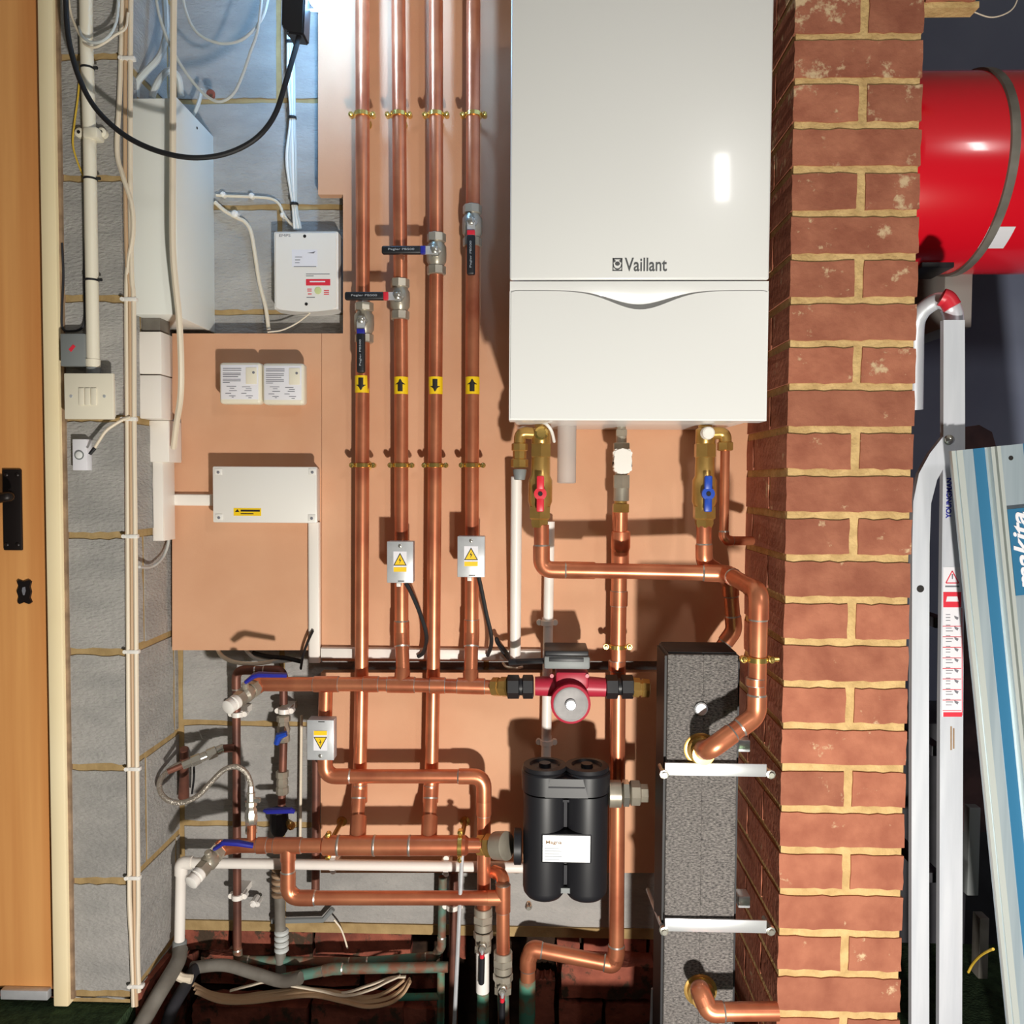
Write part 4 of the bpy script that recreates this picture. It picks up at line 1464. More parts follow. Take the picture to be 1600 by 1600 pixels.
obj('sticker_print', bm, M['ink'], yl, smooth=0)


def control(x0, y0, x1, y1, label):
    root = thing('programmer', label, 'control', P((x0 + x1) / 2, y1, .08), 'pair of white controls')
    bm = BM()
    pxbox(bm, x0 + 7, y0 + 6, x1 - 9, y1 - 6, BD, .082, 0, .003)
    pxbox(bm, x0, y0, x1, y1, .080, .108, 0, .007, 3)
    obj('case', bm, M['offwhite'], root)
    bm = BM()
    pxbox(bm, x0 + 3, y0 + 4, x1 - 4, y1 - 7, .106, .1086, 0, .0008)
    pn = obj('instruction_panel', bm, M['paper'], root)
    bm = BM()
    e0, e1 = .1086, .1089
    for k, (dy, wd) in enumerate(((9, 29), (12, 29), (16.5, 28), (19, 28), (22, 24), (26, 28), (28.5, 28), (31, 11))):
        pxbox(bm, x0 + 6, y0 + dy, x0 + 6 + wd, y0 + dy + 1.1, e0, e1)
    for (dx, dy, wd) in ((12, 37, 15), (17, 40, 7), (16, 44, 12), (10, 48, 9), (16, 52, 10), (20, 54, 3), (36, 38, 13), (42, 41, 9), (40, 44, 11), (35, 48, 8), (42, 52, 11), (46, 55, 5)):
        pxbox(bm, x0 + dx, y0 + dy, x0 + dx + wd, y0 + dy + 1.0, e0, e1)
    obj('printed_lines', bm, M['greyink'], pn)
    bm = BM()
    pxbox(bm, x0 + 42, y0 + 8, x0 + 59, y0 + 34, e0, e0 + .0015, 0, .0006)
    obj('side_panel', bm, M['offwhite'], root)
    lathe_part('indicator', P(x0 + 54, y0 + 16, e0 + .0015), OUT, [(0, .0028), (.001, .0024)], 'greyink', root, 12)


control(342, 566, 407.5, 631, 'left of two white controls with printed instructions on the tan board')
control(409.5, 567, 475, 632, 'right of two white controls with printed instructions on the tan board')

# electrical warning box in the notch
ew = thing('alarm_box', 'white wall box with red label in the notch of the tan board', 'control box', P(478, 486, .03))
bm = BM()
a, b = P(428, 420, .05), P(528, 420, .05)
zt_, zb_ = P(478, 361, .05).z, P(478, 481, .05).z
pts = [(a.x, zt_ - .002), (a.x + .003, zt_)] + [(b.x - .003, zt_), (b.x, zt_ - .002)] + [(b.x, zb_ - .002)] + \
      [(a.x + (b.x - a.x) * (1 - k / 10), zb_ - .006 * math.sin(PI * k / 10) - .002) for k in range(1, 10)] + [(a.x, zb_ - .002)]
prism(bm, pts, -.05, -.003)
es_ = [e for e in bm.edges if all(abs(v.co.y + .05) < 1e-5 for v in e.verts)]
bmesh.ops.bevel(bm, geom=es_, offset=.004, segments=3, affect='EDGES')
obj('case', bm, M['plastic'], ew)
bm = BM()
pxbox(bm, 456, 390, 496, 417, .05, .0504)
nt_ = obj('name_label', bm, M['paper'], ew)
bm = BM()
for y, x0, x1 in ((401, 461, 472), (405.5, 461, 469), (410, 461, 468), (416, 459, 494)):
    pxbox(bm, x0, y, x1, y + 1.1, .0504, .0507)
pxprism(bm, [(480, 395), (488, 394), (493, 392.5), (490, 396)], .0504, .0507)
obj('label_lines', bm, M['greyink'], nt_, smooth=0)
bm = BM()
pxbox(bm, 478, 436, 516, 446, .05, .0505)
rl = obj('red_label', bm, M['redink'], ew)
bm = BM()
pxbox(bm, 484, 439, 508, 441, .0505, .0508)
obj('red_label_text', bm, M['paper'], rl)
bm = BM()
for x0, y, x1 in ((478, 427.5, 515), (478, 430.5, 490), (479, 464, 492)):
    pxbox(bm, x0, y, x1, y + 1.1, .05, .0504)
obj('note_lines', bm, M['greyink'], ew)
bm = BM()
for x0, y, x1 in ((480, 451, 487), (480, 454, 487), (481, 458.5, 487), (506, 453, 514), (506, 456, 514), (506, 459, 514)):
    pxbox(bm, x0, y, x1, y + 1.4, .05, .0504)
obj('red_notes', bm, M['redink'], ew)
lathe_part('test_button', P(497, 454, .05), OUT, [(0, .0075), (.001, .0075), (.0015, .006)], 'pale_green', ew, 20)
for x, y in ((476, 369), (478.5, 475)):
    lathe_part('fixing_screw', P(x, y, .05), OUT, [(0, .0035), (.0008, .003)], 'ink', ew, 12)
q = P(436, 370, .0502)
text('handwriting', 'EMPS', M['greyink'], ew, q, width=.024, height=.0055, depth=.0002)

# light switch, small grey box, bell push and conduit on the pier
sw = thing('light_switch', 'white three gang light switch on the grey block pier', 'switch', P(139, 656, PD))
bm = BM()
pxbox(bm, 107, 590, 167, 650, PD, PD + .035, 0, .002)
obj('back_box', bm, M['plastic'], sw)
bm = BM()
pxbox(bm, 100, 583, 177, 655, PD + .035, PD + .043, 0, .002)
obj('face_plate', bm, M['offwhite'], sw)
for k in range(3):
    bm = BM()
    pxbox(bm, 122.5 + k * 9.5, 606, 131.3 + k * 9.5, 633, PD + .043, PD + .0455, 0, .001)
    obj('rocker', bm, M['offwhite'], sw)
for x in (111, 163):
    lathe_part('plate_screw', P(x, 619, PD + .043), OUT, [(0, .0032), (.0008, .0026)], 'zinc', sw, 12)
gb = thing('isolator_box', 'small grey box with red mark above the light switch', 'box', P(114, 574, PD))
bm = BM()
pxbox(bm, 94, 521, 132, 572, PD, PD + .03, 0, .002)
obj('case', bm, M['greyplastic'], gb)
bm = BM()
pxprism(bm, [(107, 546), (114, 538), (118, 541), (111, 550)], PD + .03, PD + .0305)
obj('red_mark', bm, M['redink'], gb, smooth=0)
cable('dark wire looping from behind the conduit to the small grey box', [(133, 380, PD + .006), (132, 440, PD + .006), (133, 495, PD + .006), (128, 512, PD + .006), (114, 517, PD + .006), (98, 513, PD + .006), (97, 480, PD + .006), (99, 430, PD + .006), (97, 380, PD + .006)], .0022, 'dark', 'dark_wire')
bp = thing('bell_push', 'small white bell push below the light switch', 'bell push', P(124, 736, PD))
bm = BM()
pxbox(bm, 113, 686, 136, 735, PD, PD + .018, 0, .0015)
obj('case', bm, M['paper'], bp)
bm = BM()
lathe(bm, P(124, 711, PD + .018), OUT, [(0, .009), (.0015, .009), (.0016, .0075), (.0005, .0075)], 20)
obj('ring', bm, M['greyplastic'], bp)
lathe_part('button', P(124, 711, PD + .0175), OUT, [(0, .0072), (.002, .0068), (.003, .005)], 'white', bp, 20)
cable('short white cable end with a black tip, sticking out beside the bell push', [(204, 652, PD + .012), (192, 656, PD + .014), (178, 664, PD + .02), (165, 674, PD + .025), (154, 690, PD + .03), (147, 701, PD + .034)], .0028, 'cable', 'cable_end')
bm = BM()
tube(bm, [P(148, 700, PD + .034), P(140, 710, PD + .038)], [.0036, .003], 8)
tag(obj('cable_tip', bm, M['rubber']), 'black tape tip on the short white cable beside the bell push', 'tape')

cdt = thing('conduit', 'white round conduit running down the pier to the light switch', 'conduit', P(150, 580, PD + .02))
bm = BM()
tube(bm, [P(134, -60, PD + .016), P(135, 60, PD + .016), P(140, 210, PD + .016), P(146, 580, PD + .016)], .0116, 16)
obj('tube', bm, M['offwhite'], cdt)
bm = BM()
lathe(bm, P(145.5, 573, PD + .016), P(145, 550, PD + .016) - P(145.5, 573, PD + .016), [(0, .0132), (.013, .0132), (.014, .012)], 16)
obj('socket', bm, M['offwhite'], cdt)
lathe_part('grey_adaptor', P(146, 586, PD + .016), UP, [(0, .0125), (.014, .0125)], 'greyplastic', cdt, 16)
bm = BM()
c = P(140, 206, PD + .03)
c.y = -PD
box(bm, c.x - .0135, c.x + .0135, c.y - .030, c.y, c.z - .010, c.z + .010, 0, .004)
c = P(140, 206, PD + .012)
c.y = -PD
for s in (-1, 1):
    lathe(bm, c + RT * s * .021, OUT, [(0, .009), (.010, .009), (.012, .006)], 16)
sd = tag(obj('conduit_saddle', bm, M['offwhite']), 'white saddle clip holding the conduit to the pier', 'conduit clip')
for s in (-1, 1):
    lathe_part('saddle_screw', c + RT * s * .021 + OUT * .011, OUT, [(0, .0038), (.002, .003)], 'ink', sd, 10)
for y, x, lab in ((107, 136.5, 'black tie round the conduit near the top'), (280, 141, 'black tie round the conduit below the saddle'), (438, 143.5, 'black tie round the conduit above the grey box')):
    bm = BM()
    lathe(bm, P(x, y, PD + .016) - UP * .002, UP, [(0, .0116), (.0005, .0128), (.0035, .0128), (.004, .0116)], 16)
    lathe(bm, P(x + 10, y - 1, PD + .018), RT, [(0, .003), (.007, .003)], 6)
    tag(obj('cable_tie', bm, M['rubber']), lab, 'cable tie', 'black ties on the conduit')

# fuse box on the side of the pier
fb = thing('fuse_box', 'tall pale metal fuse box fixed to the side of the block pier', 'fuse box', P(270, 505, .1))
bm = BM()
xa = XR + .001
xb = P(276, 330, .19).x
zt_, zb_ = P(243, 152, .19).z, P(243, 491, .19).z
box(bm, xa, xb - .006, -.187, -.004, zb_, zt_, 0, .002)
obj('enclosure', bm, M['paleblue'], fb)
bm = BM()
box(bm, xb - .006, xb, -.19, -.002, zb_ - .003, zt_ + .003, 0, .002)
ds = obj('cover', bm, M['paleblue'], fb)
bm = BM()
q = P(309, 200, .09)
lathe(bm, Vector((xb, -.09, P(309, 200, .09).z)), RT, [(0, .003), (.001, .0025)], 10)
obj('cover_screw', bm, M['ink'], ds)
bm = BM()
lathe(bm, P(330, 150, .04), Vector((.3, -1, .1)), [(0, .008), (.01, .009), (.013, .006)], 14)
tag(obj('cable_grommet', bm, M['oldbrick']), 'dull red grommet above the back corner of the fuse box', 'grommet')

# cables down the pier and into the boxes
bund = 'cables clipped down the pier corner'
E = PD + .006
cable('leftmost white cable of the clipped run, bulging out beside the fuse box', [(192, -40, E), (190, 60, E), (187, 150, E), (183, 235, E), (192, 275, E + .004), (206, 320, E + .006), (208, 365, E + .004), (201, 410, E), (198, 460, E), (199, 650, E), (200, 900, E), (201, 1100, E), (203, 1300, E), (202, 1400, E), (206, 1480, E), (209, 1572, E)], .0045, 'cable', 'clipped_cable', bund)
cable('beige middle cable of the clipped run down the pier corner', [(199, -40, E), (196, 90, E), (196, 300, E), (199, 420, E), (203, 470, E), (204.5, 700, E), (206, 900, E), (208, 1200, E), (210, 1400, E), (211, 1480, E), (213, 1572, E)], .0038, 'cablebeige', 'clipped_cable', bund)
cable('right white cable of the clipped run down the pier corner', [(205, -40, E), (204, 90, E), (204, 300, E), (206, 430, E), (209, 480, E), (210, 700, E), (212, 900, E), (214, 1200, E), (216, 1400, E), (215, 1480, E), (217, 1550, E)], .0045, 'cable', 'clipped_cable', bund)
for y, x, lab in ((92, 201, 'high up'), (468, 204, 'beside the bottom of the fuse box'), (655, 204, 'level with the bottom of the light switch'), (838, 206, 'below the bell push'), (1018, 208, 'level with the level white trunking'), (1201, 210, 'level with the braided hose'), (1371, 210, 'level with the lower drain valve'), (1540, 215, 'just above the floor')):
    bm = BM()
    c = P(x, y, E)
    box(bm, c.x - .0125, c.x + .0125, c.y - .0052, c.y + .006, c.z - .004, c.z + .004, 0, .002)
    lathe(bm, c + RT * -.014, OUT, [(0, .004), (.006, .004)], 8)
    tag(obj('cable_clip', bm, M['plastic']), 'white cable clip on the pier corner, ' + lab, 'cable clip', 'white clips on the pier corner')

cable('tall cream cable hanging straight in front of the fuse box, curving at its foot', [(272, -60, .235), (271, 60, .235), (270, 250, .235), (270, 380, .235), (274, 440, .232), (280, 500, .225), (283, 570, .21), (282, 620, .19), (276, 660, .15), (271, 700, .12)], .0062, 'cable', 'hanging_cable')
cable('white loop of cable sagging lowest at the top left, beside the fuse box', [(240, -40, .22), (247, 15, .22), (262, 62, .22), (285, 105, .215), (312, 140, .21), (332, 156, .21), (348, 158, .21), (365, 146, .21), (378, 120, .21), (390, 85, .21), (403, 45, .21), (412, -30, .21)], .0028, 'cablegrey', 'looped_cable', 'white loops at the top left')
cable('upper white loop of cable sagging at the top left', [(282, -30, .2), (290, 15, .2), (304, 46, .2), (325, 62, .2), (352, 68, .2), (378, 62, .2), (400, 42, .2), (414, 18, .2), (424, -30, .2)], .0028, 'cablegrey', 'looped_cable', 'white loops at the top left')
cable('small white loop hanging across the conduit near the top', [(186, -40, PD + .03), (184, 20, PD + .03), (176, 48, PD + .035), (160, 64, PD + .04), (142, 66, PD + .04), (128, 56, PD + .035), (124, 42, PD + .02)], .0026, 'cablegrey', 'looped_cable', 'white loops at the top left')
cable('second small loop dipping just below its twin across the conduit', [(200, 20, PD + .02), (196, 44, PD + .025), (180, 55, PD + .03), (165, 66, PD + .035), (148, 74, PD + .035), (134, 70, PD + .03), (126, 58, PD + .02), (112, 25, PD + .01), (106, -10, PD + .01)], .0022, 'cable', 'looped_cable', 'white loops at the top left')
cable('thin yellowed wire beside the conduit', [(126, 100, PD + .005), (122, 150, PD + .006), (116, 195, PD + .006), (114, 225, PD + .006), (120, 250, PD + .006), (130, 275, PD + .006)], .0018, 'yellowcable', 'thin_wire')
cable('thick white cable bending left into the top of the fuse box', [(255, -40, .12), (259, 30, .13), (258, 62, .14), (248, 90, .15), (228, 112, .155), (214, 130, .155), (213, 152, .15)], .0065, 'cablegrey', 'box_cable', 'cables entering the fuse box')
cable('thick white cable arching over the top right of the fuse box', [(283, 150, .12), (279, 122, .13), (266, 110, .14), (254, 118, .15), (244, 134, .155), (237, 152, .155)], .0065, 'cablegrey', 'box_cable', 'cables entering the fuse box')
for k, (x0, x1, dd, lab) in enumerate(((222, 214, .1, 'leftmost'), (218, 226, .06, 'second'), (232, 228, .09, 'middle'), (237, 240, .07, 'fourth'), (213, 208, .14, 'nearest'))):
    cable(lab + ' of the straight cables dropping into the fuse box top', [(x0, -40, dd), ((x0 + x1) / 2 + 2, 40, dd), (x1, 100, dd), (x1 + 2, 160, dd)], .0042, ('cablegrey', 'cable')[k % 2], 'box_cable', 'cables entering the fuse box')
cable('short grey cable at the back corner of the fuse box', [(314, 140, .05), (312, 155, .06), (306, 172, .06), (298, 186, .05)], .004, 'cablegrey', 'box_cable', 'cables entering the fuse box')
cable('upper white cable from the fuse box curving into the wall box with red label', [(338, 305, .012), (352, 306, .012), (400, 308, .012), (425, 311, .012), (437, 320, .012), (443, 335, .014), (452, 347, .016), (462, 356, .02)], .003, 'cable', 'wall_cable', 'cables on the block wall')
cable('lower white cable from the fuse box curving down past the wall box', [(336, 316, .012), (352, 330, .012), (370, 340, .012), (383, 347, .012), (392, 362, .013), (398, 395, .015), (405, 440, .02), (415, 480, .025), (420, 516, .03)], .0042, 'cable', 'wall_cable', 'cables on the block wall')
cable('thin wire from under the wall box to the board edge', [(490, 484, .03), (480, 493, .035), (462, 506, .04), (440, 516, .045), (418, 519, .05)], .0016, 'cable', 'thin_wire')
for x, y, lab in ((351, 306, 'near the fuse box'), (395, 308, 'midway along'), (444, 338, 'at the bend'),):
    bm = BM()
    lathe(bm, P(x, y, .003), OUT, [(0, .006), (.011, .006), (.014, .003)], 8)
    tag(obj('cable_clip', bm, M['plastic']), 'tiny white clip on the upper wall cable, ' + lab, 'cable clip', 'clips on the wall cables')
bm = BM()
lathe(bm, P(370, 337, .003), OUT, [(0, .008), (.014, .008), (.018, .004)], 8)
tag(obj('cable_clip', bm, M['plastic']), 'white clip on the thicker wall cable right of the fuse box', 'cable clip', 'clips on the wall cables')

# bundle above the wall box, with black ties
for k in range(4):
    o = (k - 1.5) * 3.2
    cable(('leftmost', 'second', 'third', 'rightmost')[k] + ' of four white cables tied together above the wall box',
          [(452 + o * .6, 20 - 40, .03), (453 + o * .5, 65, .03), (455 + o * .9, 120, .03), (457 + o * .5, 184, .03), (455 + o * 1.4, 250, .03), (460 + o * .5, 318, .03), (465 + o * .9, 358, .03)], .0036, 'cablegrey' if k % 2 else 'plastic', 'tied_cable', 'tied cables above the wall box')
for x, y, lab in ((453, 66, 'top'), (457, 184, 'middle'), (460, 319, 'bottom')):
    bm = BM()
    lathe(bm, P(x, y, .03) - UP * .0025, UP, [(0, .006), (.0005, .0088), (.0045, .0088), (.005, .006)], 12)
    tag(obj('cable_tie', bm, M['rubber']), lab + ' black tie on the white cables above the wall box', 'cable tie', 'black ties above the wall box')

# inspection lamp hanging at the top with its lead
il = thing('inspection_lamp', 'black handled inspection lamp with lit tube hanging at the top', 'lamp', P(457, 56, .26))
bm = BM()
pxprism(bm, [(441, -30), (478, -30), (474, 54), (448, 51), (447, 42), (439, 40)], .235, .275)
bmesh.ops.bevel(bm, geom=bm.edges[:], offset=.003, segments=2, affect='EDGES')
obj('handle', bm, M['black'], il)
bm = BM()
tube(bm, [P(501, 11, .26), P(501, 4, .26), P(503, -60, .26), P(505, -190, .26)], [.013, .02, .02, .02], 18)
obj('lit_tube', bm, M['tube_glow'], il)
bm = BM()
box(bm, P(440, -30, .26).x, P(522, -30, .26).x, -.275, -.235, P(480, -200, .26).z, P(480, -190, .26).z)
box(bm, P(444, -100, .26).x, P(476, -100, .26).x, -.27, -.24, P(480, -192, .26).z, P(480, -28, .26).z)
obj('back_shell', bm, M['black'], il)
cable('black lamp lead looping from the lamp down across the fuse box and up the pier', [(469, 50, .26), (460, 82, .28), (446, 130, .3), (430, 178, .31), (405, 212, .32), (370, 234, .32), (330, 245, .325), (285, 245, .33), (235, 232, .33), (190, 208, .33), (150, 170, .325), (125, 125, .32), (110, 75, .31), (104, 30, .30), (102, -40, .29)], .0047, 'rubber', 'lamp_lead', None, 'cable', None, 10)
cable('bright white wire curving under the lit tube', [(472, 12, .24), (485, 16, .24), (500, 16, .24), (514, 9, .24), (524, -5, .24), (530, -30, .24)], .0026, 'plastic', 'looped_cable', 'white loops at the top left')

# cables in the gap under the left board
cable('white cable sagging out from under the left tan board', [(338, 1010, .02), (346, 1024, .035), (362, 1033, .045), (385, 1037, .05), (410, 1036, .04), (440, 1030, .03)], .0045, 'cable', 'gap_cable', 'cables under the left board')
cable('grey cable sagging beside the white one under the left board', [(380, 1008, .02), (388, 1020, .03), (402, 1030, .035), (430, 1034, .035), (470, 1030, .03)], .0038, 'cablegrey', 'gap_cable', 'cables under the left board')
cable('black cable lying in the gap under the left board', [(395, 1020, .02), (420, 1026, .03), (445, 1028, .035), (472, 1034, .035)], .005, 'rubber', 'gap_cable', 'cables under the left board')
bm = BM()
tube(bm, spline([P(489, 985, BD + .02), P(482, 1000, BD + .024), P(474, 1022, BD + .02), (P(470, 1044, BD))]), .0055, 8, 0, True, .5)
tag(obj('black_strap', bm, M['rubber']), 'black strap sticking up at the foot of the vertical trunking', 'strap')
cable('thin grey cable from behind the pier cables to the left board edge', [(218, 886, PD - .01), (234, 886, .15), (246, 880, .12), (256, 868, .09), (263, 848, .07), (264, 818, .055), (268, 812, .04)], .0028, 'cablegrey', 'wall_cable', 'cables on the block wall')

# ------------------------------------------------------------------ pit: conduits and flat cables
bm = BM()
tube(bm, spline([P(282, 1484, .09), P(278, 1502, .12), P(262, 1530, .17), (P(238, 1570, .22)), P(205, 1630, .28)]), .0155, 14)
tag(obj('grey_hose', bm, M['greypipe']), 'grey hose running from the white pipe foot to the pit front', 'hose', 'hoses in the pit')
bm = BM()
tube(bm, spline([P(330, 1507, .05), P(305, 1515, .09), P(290, 1540, .14), P(268, 1580, .2), P(250, 1640, .24)]), .0125, 14)
tag(obj('grey_hose', bm, M['dark']), 'dark hose beside the grey one in the pit corner', 'hose', 'hoses in the pit')
bm = BM()
tube(bm, spline([P(300, 1512, .08), P(350, 1508, .09), P(395, 1520, .1), P(440, 1533, .11), P(470, 1528, .12)]), .0125, 12)
tag(obj('grey_hose', bm, M['greypipe']), 'grey hose arching over the footing bricks in the pit', 'hose', 'hoses in the pit')
fc = [[(302, 1538), (330, 1552), (370, 1557), (410, 1552), (470, 1546), (520, 1550), (560, 1558), (590, 1556), (615, 1543), (632, 1530)],
      [(304, 1544), (340, 1558), (380, 1561), (430, 1555), (480, 1550), (530, 1558), (570, 1565), (605, 1560), (628, 1545), (640, 1530)],
      [(306, 1550), (345, 1565), (390, 1566), (440, 1560), (490, 1556), (540, 1566), (575, 1573), (610, 1567), (630, 1552), (641, 1534)],
      [(360, 1548), (390, 1540), (420, 1534), (470, 1542), (530, 1552), (575, 1540), (610, 1528), (634, 1526)],
      [(455, 1540), (500, 1548), (540, 1556), (580, 1546), (605, 1534), (625, 1525)]]
fn = ['topmost of the long tan cables lying in the pit', 'middle of the long tan cables lying in the pit', 'lowest of the long tan cables lying in the pit', 'pale cable rising over the long tan ones in the pit', 'short pale cable at the right end of the pit bundle']
for k, q in enumerate(fc):
    cable(fn[k], [(x, y, .11 + .01 * (k % 3)) for x, y in q], .0065 if k < 3 else .0045, 'cablebeige' if k < 3 else 'cable', 'flat_cable', 'cables lying in the pit', 'cable', .5)
cable('pale grey cable scrap beside the grey hose in the pit', [(272, 1520, .14), (285, 1528, .14), (300, 1530, .14)], .009, 'cable', 'cable_scrap', 'cables lying in the pit')

# ------------------------------------------------------------------ right of the pillar: vessel, ladder, guide rail
vl = thing('red_tank', 'glossy red cylindrical tank with grey band on the far right', 'tank', P(1520, 420, 0))
rv = .198
zc_ = P(1500, 276, 0).z
xv0 = XB1 + .006
bm = BM()
lathe(bm, Vector((xv0, 0, zc_)), RT, [(0, .1), (.01, .16), (.04, .19), (.06, rv), (.9, rv), (.93, .18), (.96, .1)], 64)
obj('shell', bm, M['vessel'], vl, smooth=40)
xb_ = P(1494, 276, 0).x
lathe_part('band', Vector((xb_, 0, zc_)), RT, [(0, rv), (.001, rv + .005), (.017, rv + .005), (.018, rv)], 'greypipe', vl, 64)
bm = BM()
for s in range(5):
    a0 = math.radians(-62 + s * 3)
    a1 = math.radians(-62 + (s + 1) * 3)
    r2 = rv + .0008
    x0, x1 = P(1530, 400, .1).x, P(1570, 400, .1).x
    v = [bm.verts.new((x, -r2 * math.cos(a), zc_ + r2 * math.sin(a))) for x, a in ((x0, a0), (x1, a0), (x1, a1), (x0, a1))]
    bm.faces.new(v)
obj('sticker', bm, M['paper'], vl)
bm = BM()
pxbox(bm, 1440, 398, 1492, 418, -.05, .05, 0, .003)
obj('foot_clamp', bm, M['black'], vl)
bm = BM()
pxbox(bm, 1476, 405, 1520, 512, -.41, -.05, 0, .004)
obj('support_bracket', bm, M['plaster'], vl)

ld = thing('folding_ladder', 'silver aluminium folding step ladder standing right of the brick pillar', 'ladder', Vector((P(1480, 1500, .3).x, -.3, FLOOR)))
LDD = .30


def bar(bm, pts, d0, d1, wpx, mi=0):
    """flat profile bar following a centre line, front face at d1"""
    left, right = [], []
    n = len(pts)
    for i, (x, y) in enumerate(pts):
        xa_, ya_ = pts[max(i - 1, 0)]
        xb2, yb2 = pts[min(i + 1, n - 1)]
        tx, ty = xb2 - xa_, yb2 - ya_
        l = math.hypot(tx, ty)
        nx_, ny_ = -ty / l, tx / l
        h = (wpx[i] if isinstance(wpx, (list, tuple)) else wpx) / 2
        left.append((x + nx_ * h, y + ny_ * h))
        right.append((x - nx_ * h, y - ny_ * h))
    pxprism(bm, left + right[::-1], d0, d1, mi)


bm = BM()
bar(bm, [(1491, 500), (1491, 700), (1487, 1100), (1485, 1680)], LDD - .012, LDD, [33, 34, 36, 36])
bmesh.ops.remove_doubles(bm, verts=bm.verts, dist=1e-5)
s1 = obj('front_stile', bm, M['alu'], ld, smooth=20)
bm = BM()
bar(bm, [(1484, 690), (1466, 716), (1450, 745), (1441, 785), (1439, 850), (1438, 1100), (1438, 1680)], LDD - .006, LDD + .006, [26, 30, 30, 28, 27, 27, 28])
bmesh.ops.remove_doubles(bm, verts=bm.verts, dist=1e-5)
s2 = obj('rear_leg', bm, M['alu'], ld, smooth=20)
lathe_part('pivot_rivet', P(1483, 687, LDD + .006), OUT, [(0, .009), (.004, .008), (.007, .003)], 'chrome', ld, 14)
lathe_part('leg_hole', P(1438, 920, LDD + .006), OUT, [(0, .0065), (.0006, .0065)], 'ink', s2, 14)
bm = BM()
hp_ = [(1490, 505), (1488, 488), (1480, 474), (1466, 470), (1450, 478), (1438, 490), (1431, 510), (1430, 560), (1429, 640)]
tube(bm, spline([P(x, y, LDD - .03 - max(0, i - 2) * .012) for i, (x, y) in enumerate(hp_)]), [.0175] * 14 + [.015] * (8 * 8 + 1 - 14), 14, 0, True)
obj('hand_loop', bm, M['alu'], ld)
bm = BM()
tube(bm, spline([P(1471, 464, LDD - .01), P(1480, 468, LDD - .008), P(1488, 480, LDD - .006)]), .016, 12)
obj('red_end_cap', bm, M['red'], ld)
for k, z in enumerate((.28, .52, .76)):
    bm = BM()
    x_ = P(1487, 1200, LDD).x
    box(bm, x_ - .012, x_ + .012, -LDD + .05, .10, FLOOR + z, FLOOR + z + .02, 0, .002)
    obj('tread', bm, M['dark'], ld)
# stickers on the front stile
e0, e1 = LDD, LDD + .0005
bm = BM()
pxprism(bm, [(1474, 886), (1502, 886), (1503, 1120), (1472, 1120)], e0, e1)
wl = obj('warning_sticker', bm, M['paper'], s1, smooth=0)
wl['label'] = 'white sticker with red warning triangle and pictograms'
bm = BM()
pxprism(bm, [(1474, 925), (1502, 925), (1502, 949), (1474, 949)], e1, e1 + .0004)
pxprism(bm, [(1474, 1113), (1503, 1113), (1503, 1120), (1474, 1120)], e1, e1 + .0004)
for (a, b, c_) in (((1478, 911), (1488, 892), (1498, 911)),):
    for p_, q_ in ((a, b), (b, c_), (a, c_)):
        bar(bm, [p_, q_], e1, e1 + .0004, 1.6)
for k in range(9):
    y = 978 + k * 16.5
    pxprism(bm, [(1473, y), (1502, y), (1502, y + 1), (1473, y + 1)], e1, e1 + .0004)
bar(bm, [(1503, 950), (1503.5, 1118)], e1, e1 + .0004, 1.0)
obj('red_print', bm, M['redink'], s1, smooth=0)
bm = BM()
pxprism(bm, [(1477, 915), (1499, 915), (1499, 917.5), (1477, 917.5)], e1, e1 + .0004)
pxprism(bm, [(1487, 897), (1489.5, 897), (1489, 905), (1487.5, 905)], e1, e1 + .0004)
obj('black_print', bm, M['greyink'], s1, smooth=0)
bm = BM()
for k in range(9):
    y = 960 + k * 16.5
    for j in range(3):
        pxprism(bm, [(1478, y + j * 4.5), (1485 + (k * j) % 3 * 2, y + j * 4.5), (1485 + (k * j) % 3 * 2, y + j * 4.5 + 1), (1478, y + j * 4.5 + 1)], e1, e1 + .0004)
obj('fine_print', bm, M['greyink'], s1, smooth=0)
bm = BM()
for k in range(9):
    y = 960 + k * 16.5
    pxprism(bm, [(1491, y + 2), (1498, y + 5), (1496, y + 9), (1492, y + 6)], e1, e1 + .0004)
obj('pictogram', bm, M['greyink'], s1, smooth=0)
bm = BM()
pxprism(bm, [(1478, 940), (1498, 940), (1496, 932), (1480, 932)], e1 + .0004, e1 + .0008)
obj('white_symbol', bm, M['paper'], s1, smooth=0)
q = P(1486, 810, LDD) + OUT * .0004
text('maker_name', 'YOUNGMAN', M['deepblue'], s1, q, width=.072, height=.0095, right=UP, up=Vector((-1, 0, 0)), bold=.03)
bm = BM()
for x, y0_, y1_ in ((1489, 1135, 1172), (1493, 1138, 1170)):
    pxprism(bm, [(x - 4, y0_), (x - 1.5, y0_), (x - 1.5, y1_), (x - 4, y1_)], e0, e1)
obj('small_print', bm, M['tan'], s1, smooth=0)

# guide rail leaning in front of the ladder
gr_ = thing('guide_rail', 'pale aluminium saw guide rail with blue stripes leaning at the right edge', 'guide rail', P(1570, 1650, .38))
RD = .37
O = P(1484, 705, RD)
B_ = P(1560, 1600, RD)
vdir = (B_ - O).normalized()
vdir.y = -.03
vdir.normalize()
udir = Vector((vdir.z, 0, -vdir.x)) * -1
udir.normalize()
ndir = udir.cross(vdir)
if ndir.y > 0:
    ndir = -ndir
RL = (O.z - FLOOR) / abs(vdir.z)
px1 = 1.0 / 909


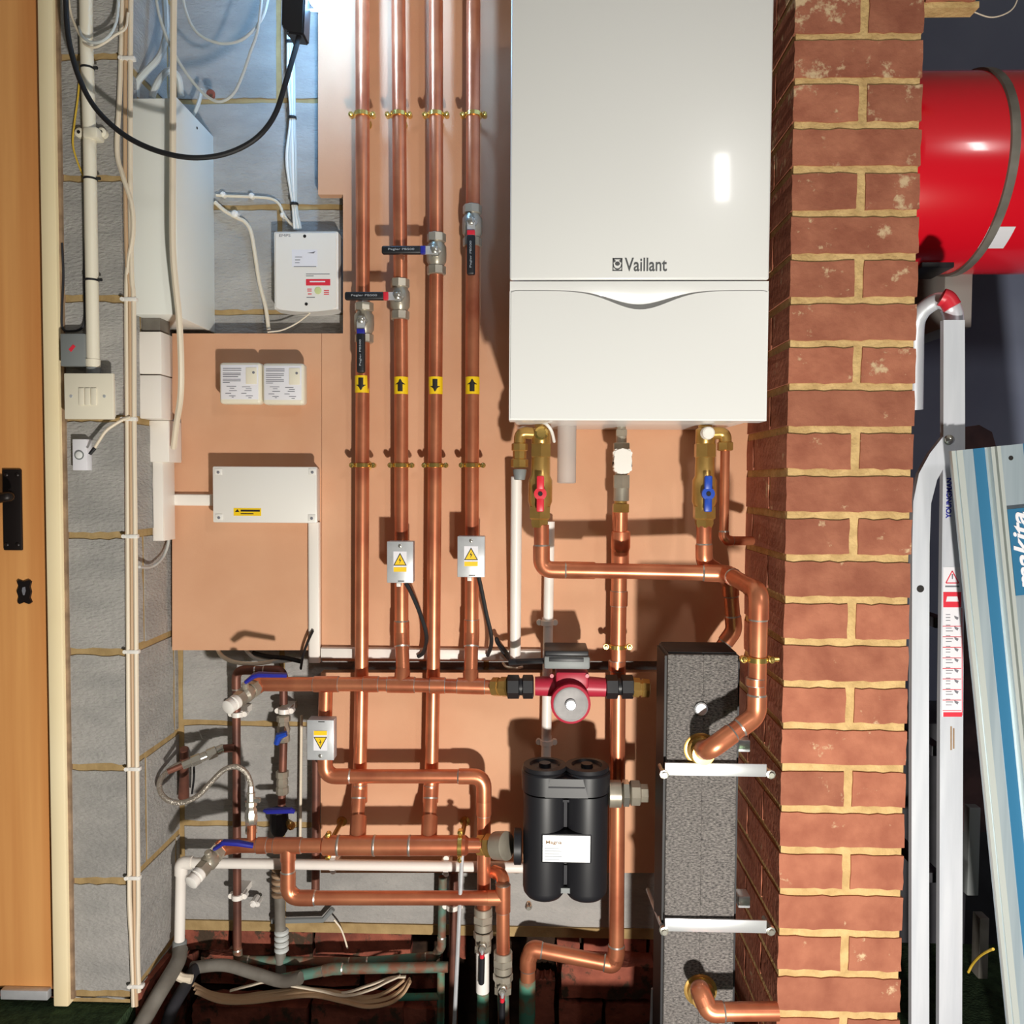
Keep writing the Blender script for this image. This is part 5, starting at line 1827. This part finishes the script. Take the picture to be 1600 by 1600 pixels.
def railbox(name, u0, u1, n0, n1, m, v0=0.0, v1=None, par=gr_):
    bm = BM()
    v1 = RL if v1 is None else v1
    vs_ = [bm.verts.new(O + udir * u + vdir * v + ndir * k) for u in (u0, u1) for v in (v0, v1) for k in (n0, n1)]
    for q in ((0, 1, 3, 2), (4, 6, 7, 5), (0, 4, 5, 1), (2, 3, 7, 6), (0, 2, 6, 4), (1, 5, 7, 3)):
        bm.faces.new([vs_[i] for i in q])
    return obj(name, bm, M[m], par, smooth=0)


pl = railbox('plate', .0, .185, -.004, 0, 'rail')
railbox('edge_ridge', .0, .006, 0, .006, 'railedge')
railbox('edge_lip', .010, .020, 0, .003, 'railedge')
railbox('grip_strip', .0385, .0575, 0, .0012, 'railblue')
railbox('guide_ridge', .062, .068, 0, .012, 'railedge')
railbox('guide_ridge', .072, .078, 0, .012, 'railedge')
railbox('second_plate', .080, .184, 0, .003, 'rail')
railbox('outer_strip', .120, .140, .003, .0042, 'railblue')
lathe_part('plate_hole', O + udir * .080 + udir * .018 + vdir * .022 + ndir * .003, ndir, [(0, .004), (.0004, .004)], 'ink', pl, 12)
u0 = .0745
lg = railbox('maker_label', u0 + .004, u0 + .041, .003, .0128, 'railblue', .107, .252)
text('maker_name', 'makita', M['paper'], gr_, O + udir * (u0 + .0335) + vdir * .245 + ndir * .0135, width=.132, height=.026, right=-vdir, up=-udir, bold=.025, shear=.3)

# things in the dark behind the ladder
bm = BM()
pxbox(bm, 1513, 1262, 1531, 1400, .05, .08, 0, .002)
tag(obj('metal_bar', bm, M['greyplastic']), 'dull grey upright bar in the dark between ladder and guide rail', 'bar', 'bars behind the ladder')
bm = BM()
pxbox(bm, 1530, 1435, 1545, 1535, .05, .08, 0, .002)
tag(obj('metal_bar', bm, M['greypipe']), 'second dull grey bar, lower and nearer the guide rail', 'bar', 'bars behind the ladder')
cable('yellow wire scrap between the ladder and the guide rail', [(1513, 1519, .2), (1520, 1506, .22), (1532, 1493, .28), (1546, 1485, .34), (1552, 1483, .366)], .0024, 'yellowcable', 'wire_scrap')
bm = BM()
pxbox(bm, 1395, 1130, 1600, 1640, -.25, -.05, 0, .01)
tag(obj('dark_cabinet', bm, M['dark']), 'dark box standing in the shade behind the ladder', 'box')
bm = BM()
pxprism(bm, [(1500, 690), (1505, 668), (1530, 664), (1550, 675), (1557, 700), (1562, 1300), (1500, 1300)], .02, .06)
tag(obj('rag_bundle', bm, M['cloth']), 'dull reddish bundle just above the top of the guide rail', 'bundle')
cable('thin pale wire hanging against the dark wall at the top right', [(1490, 4, .05), (1505, 10, .05), (1525, 20, .05), (1548, 27, .05), (1570, 22, .05), (1585, 10, .05), (1594, -15, .05)], .0014, 'cable', 'thin_wire')
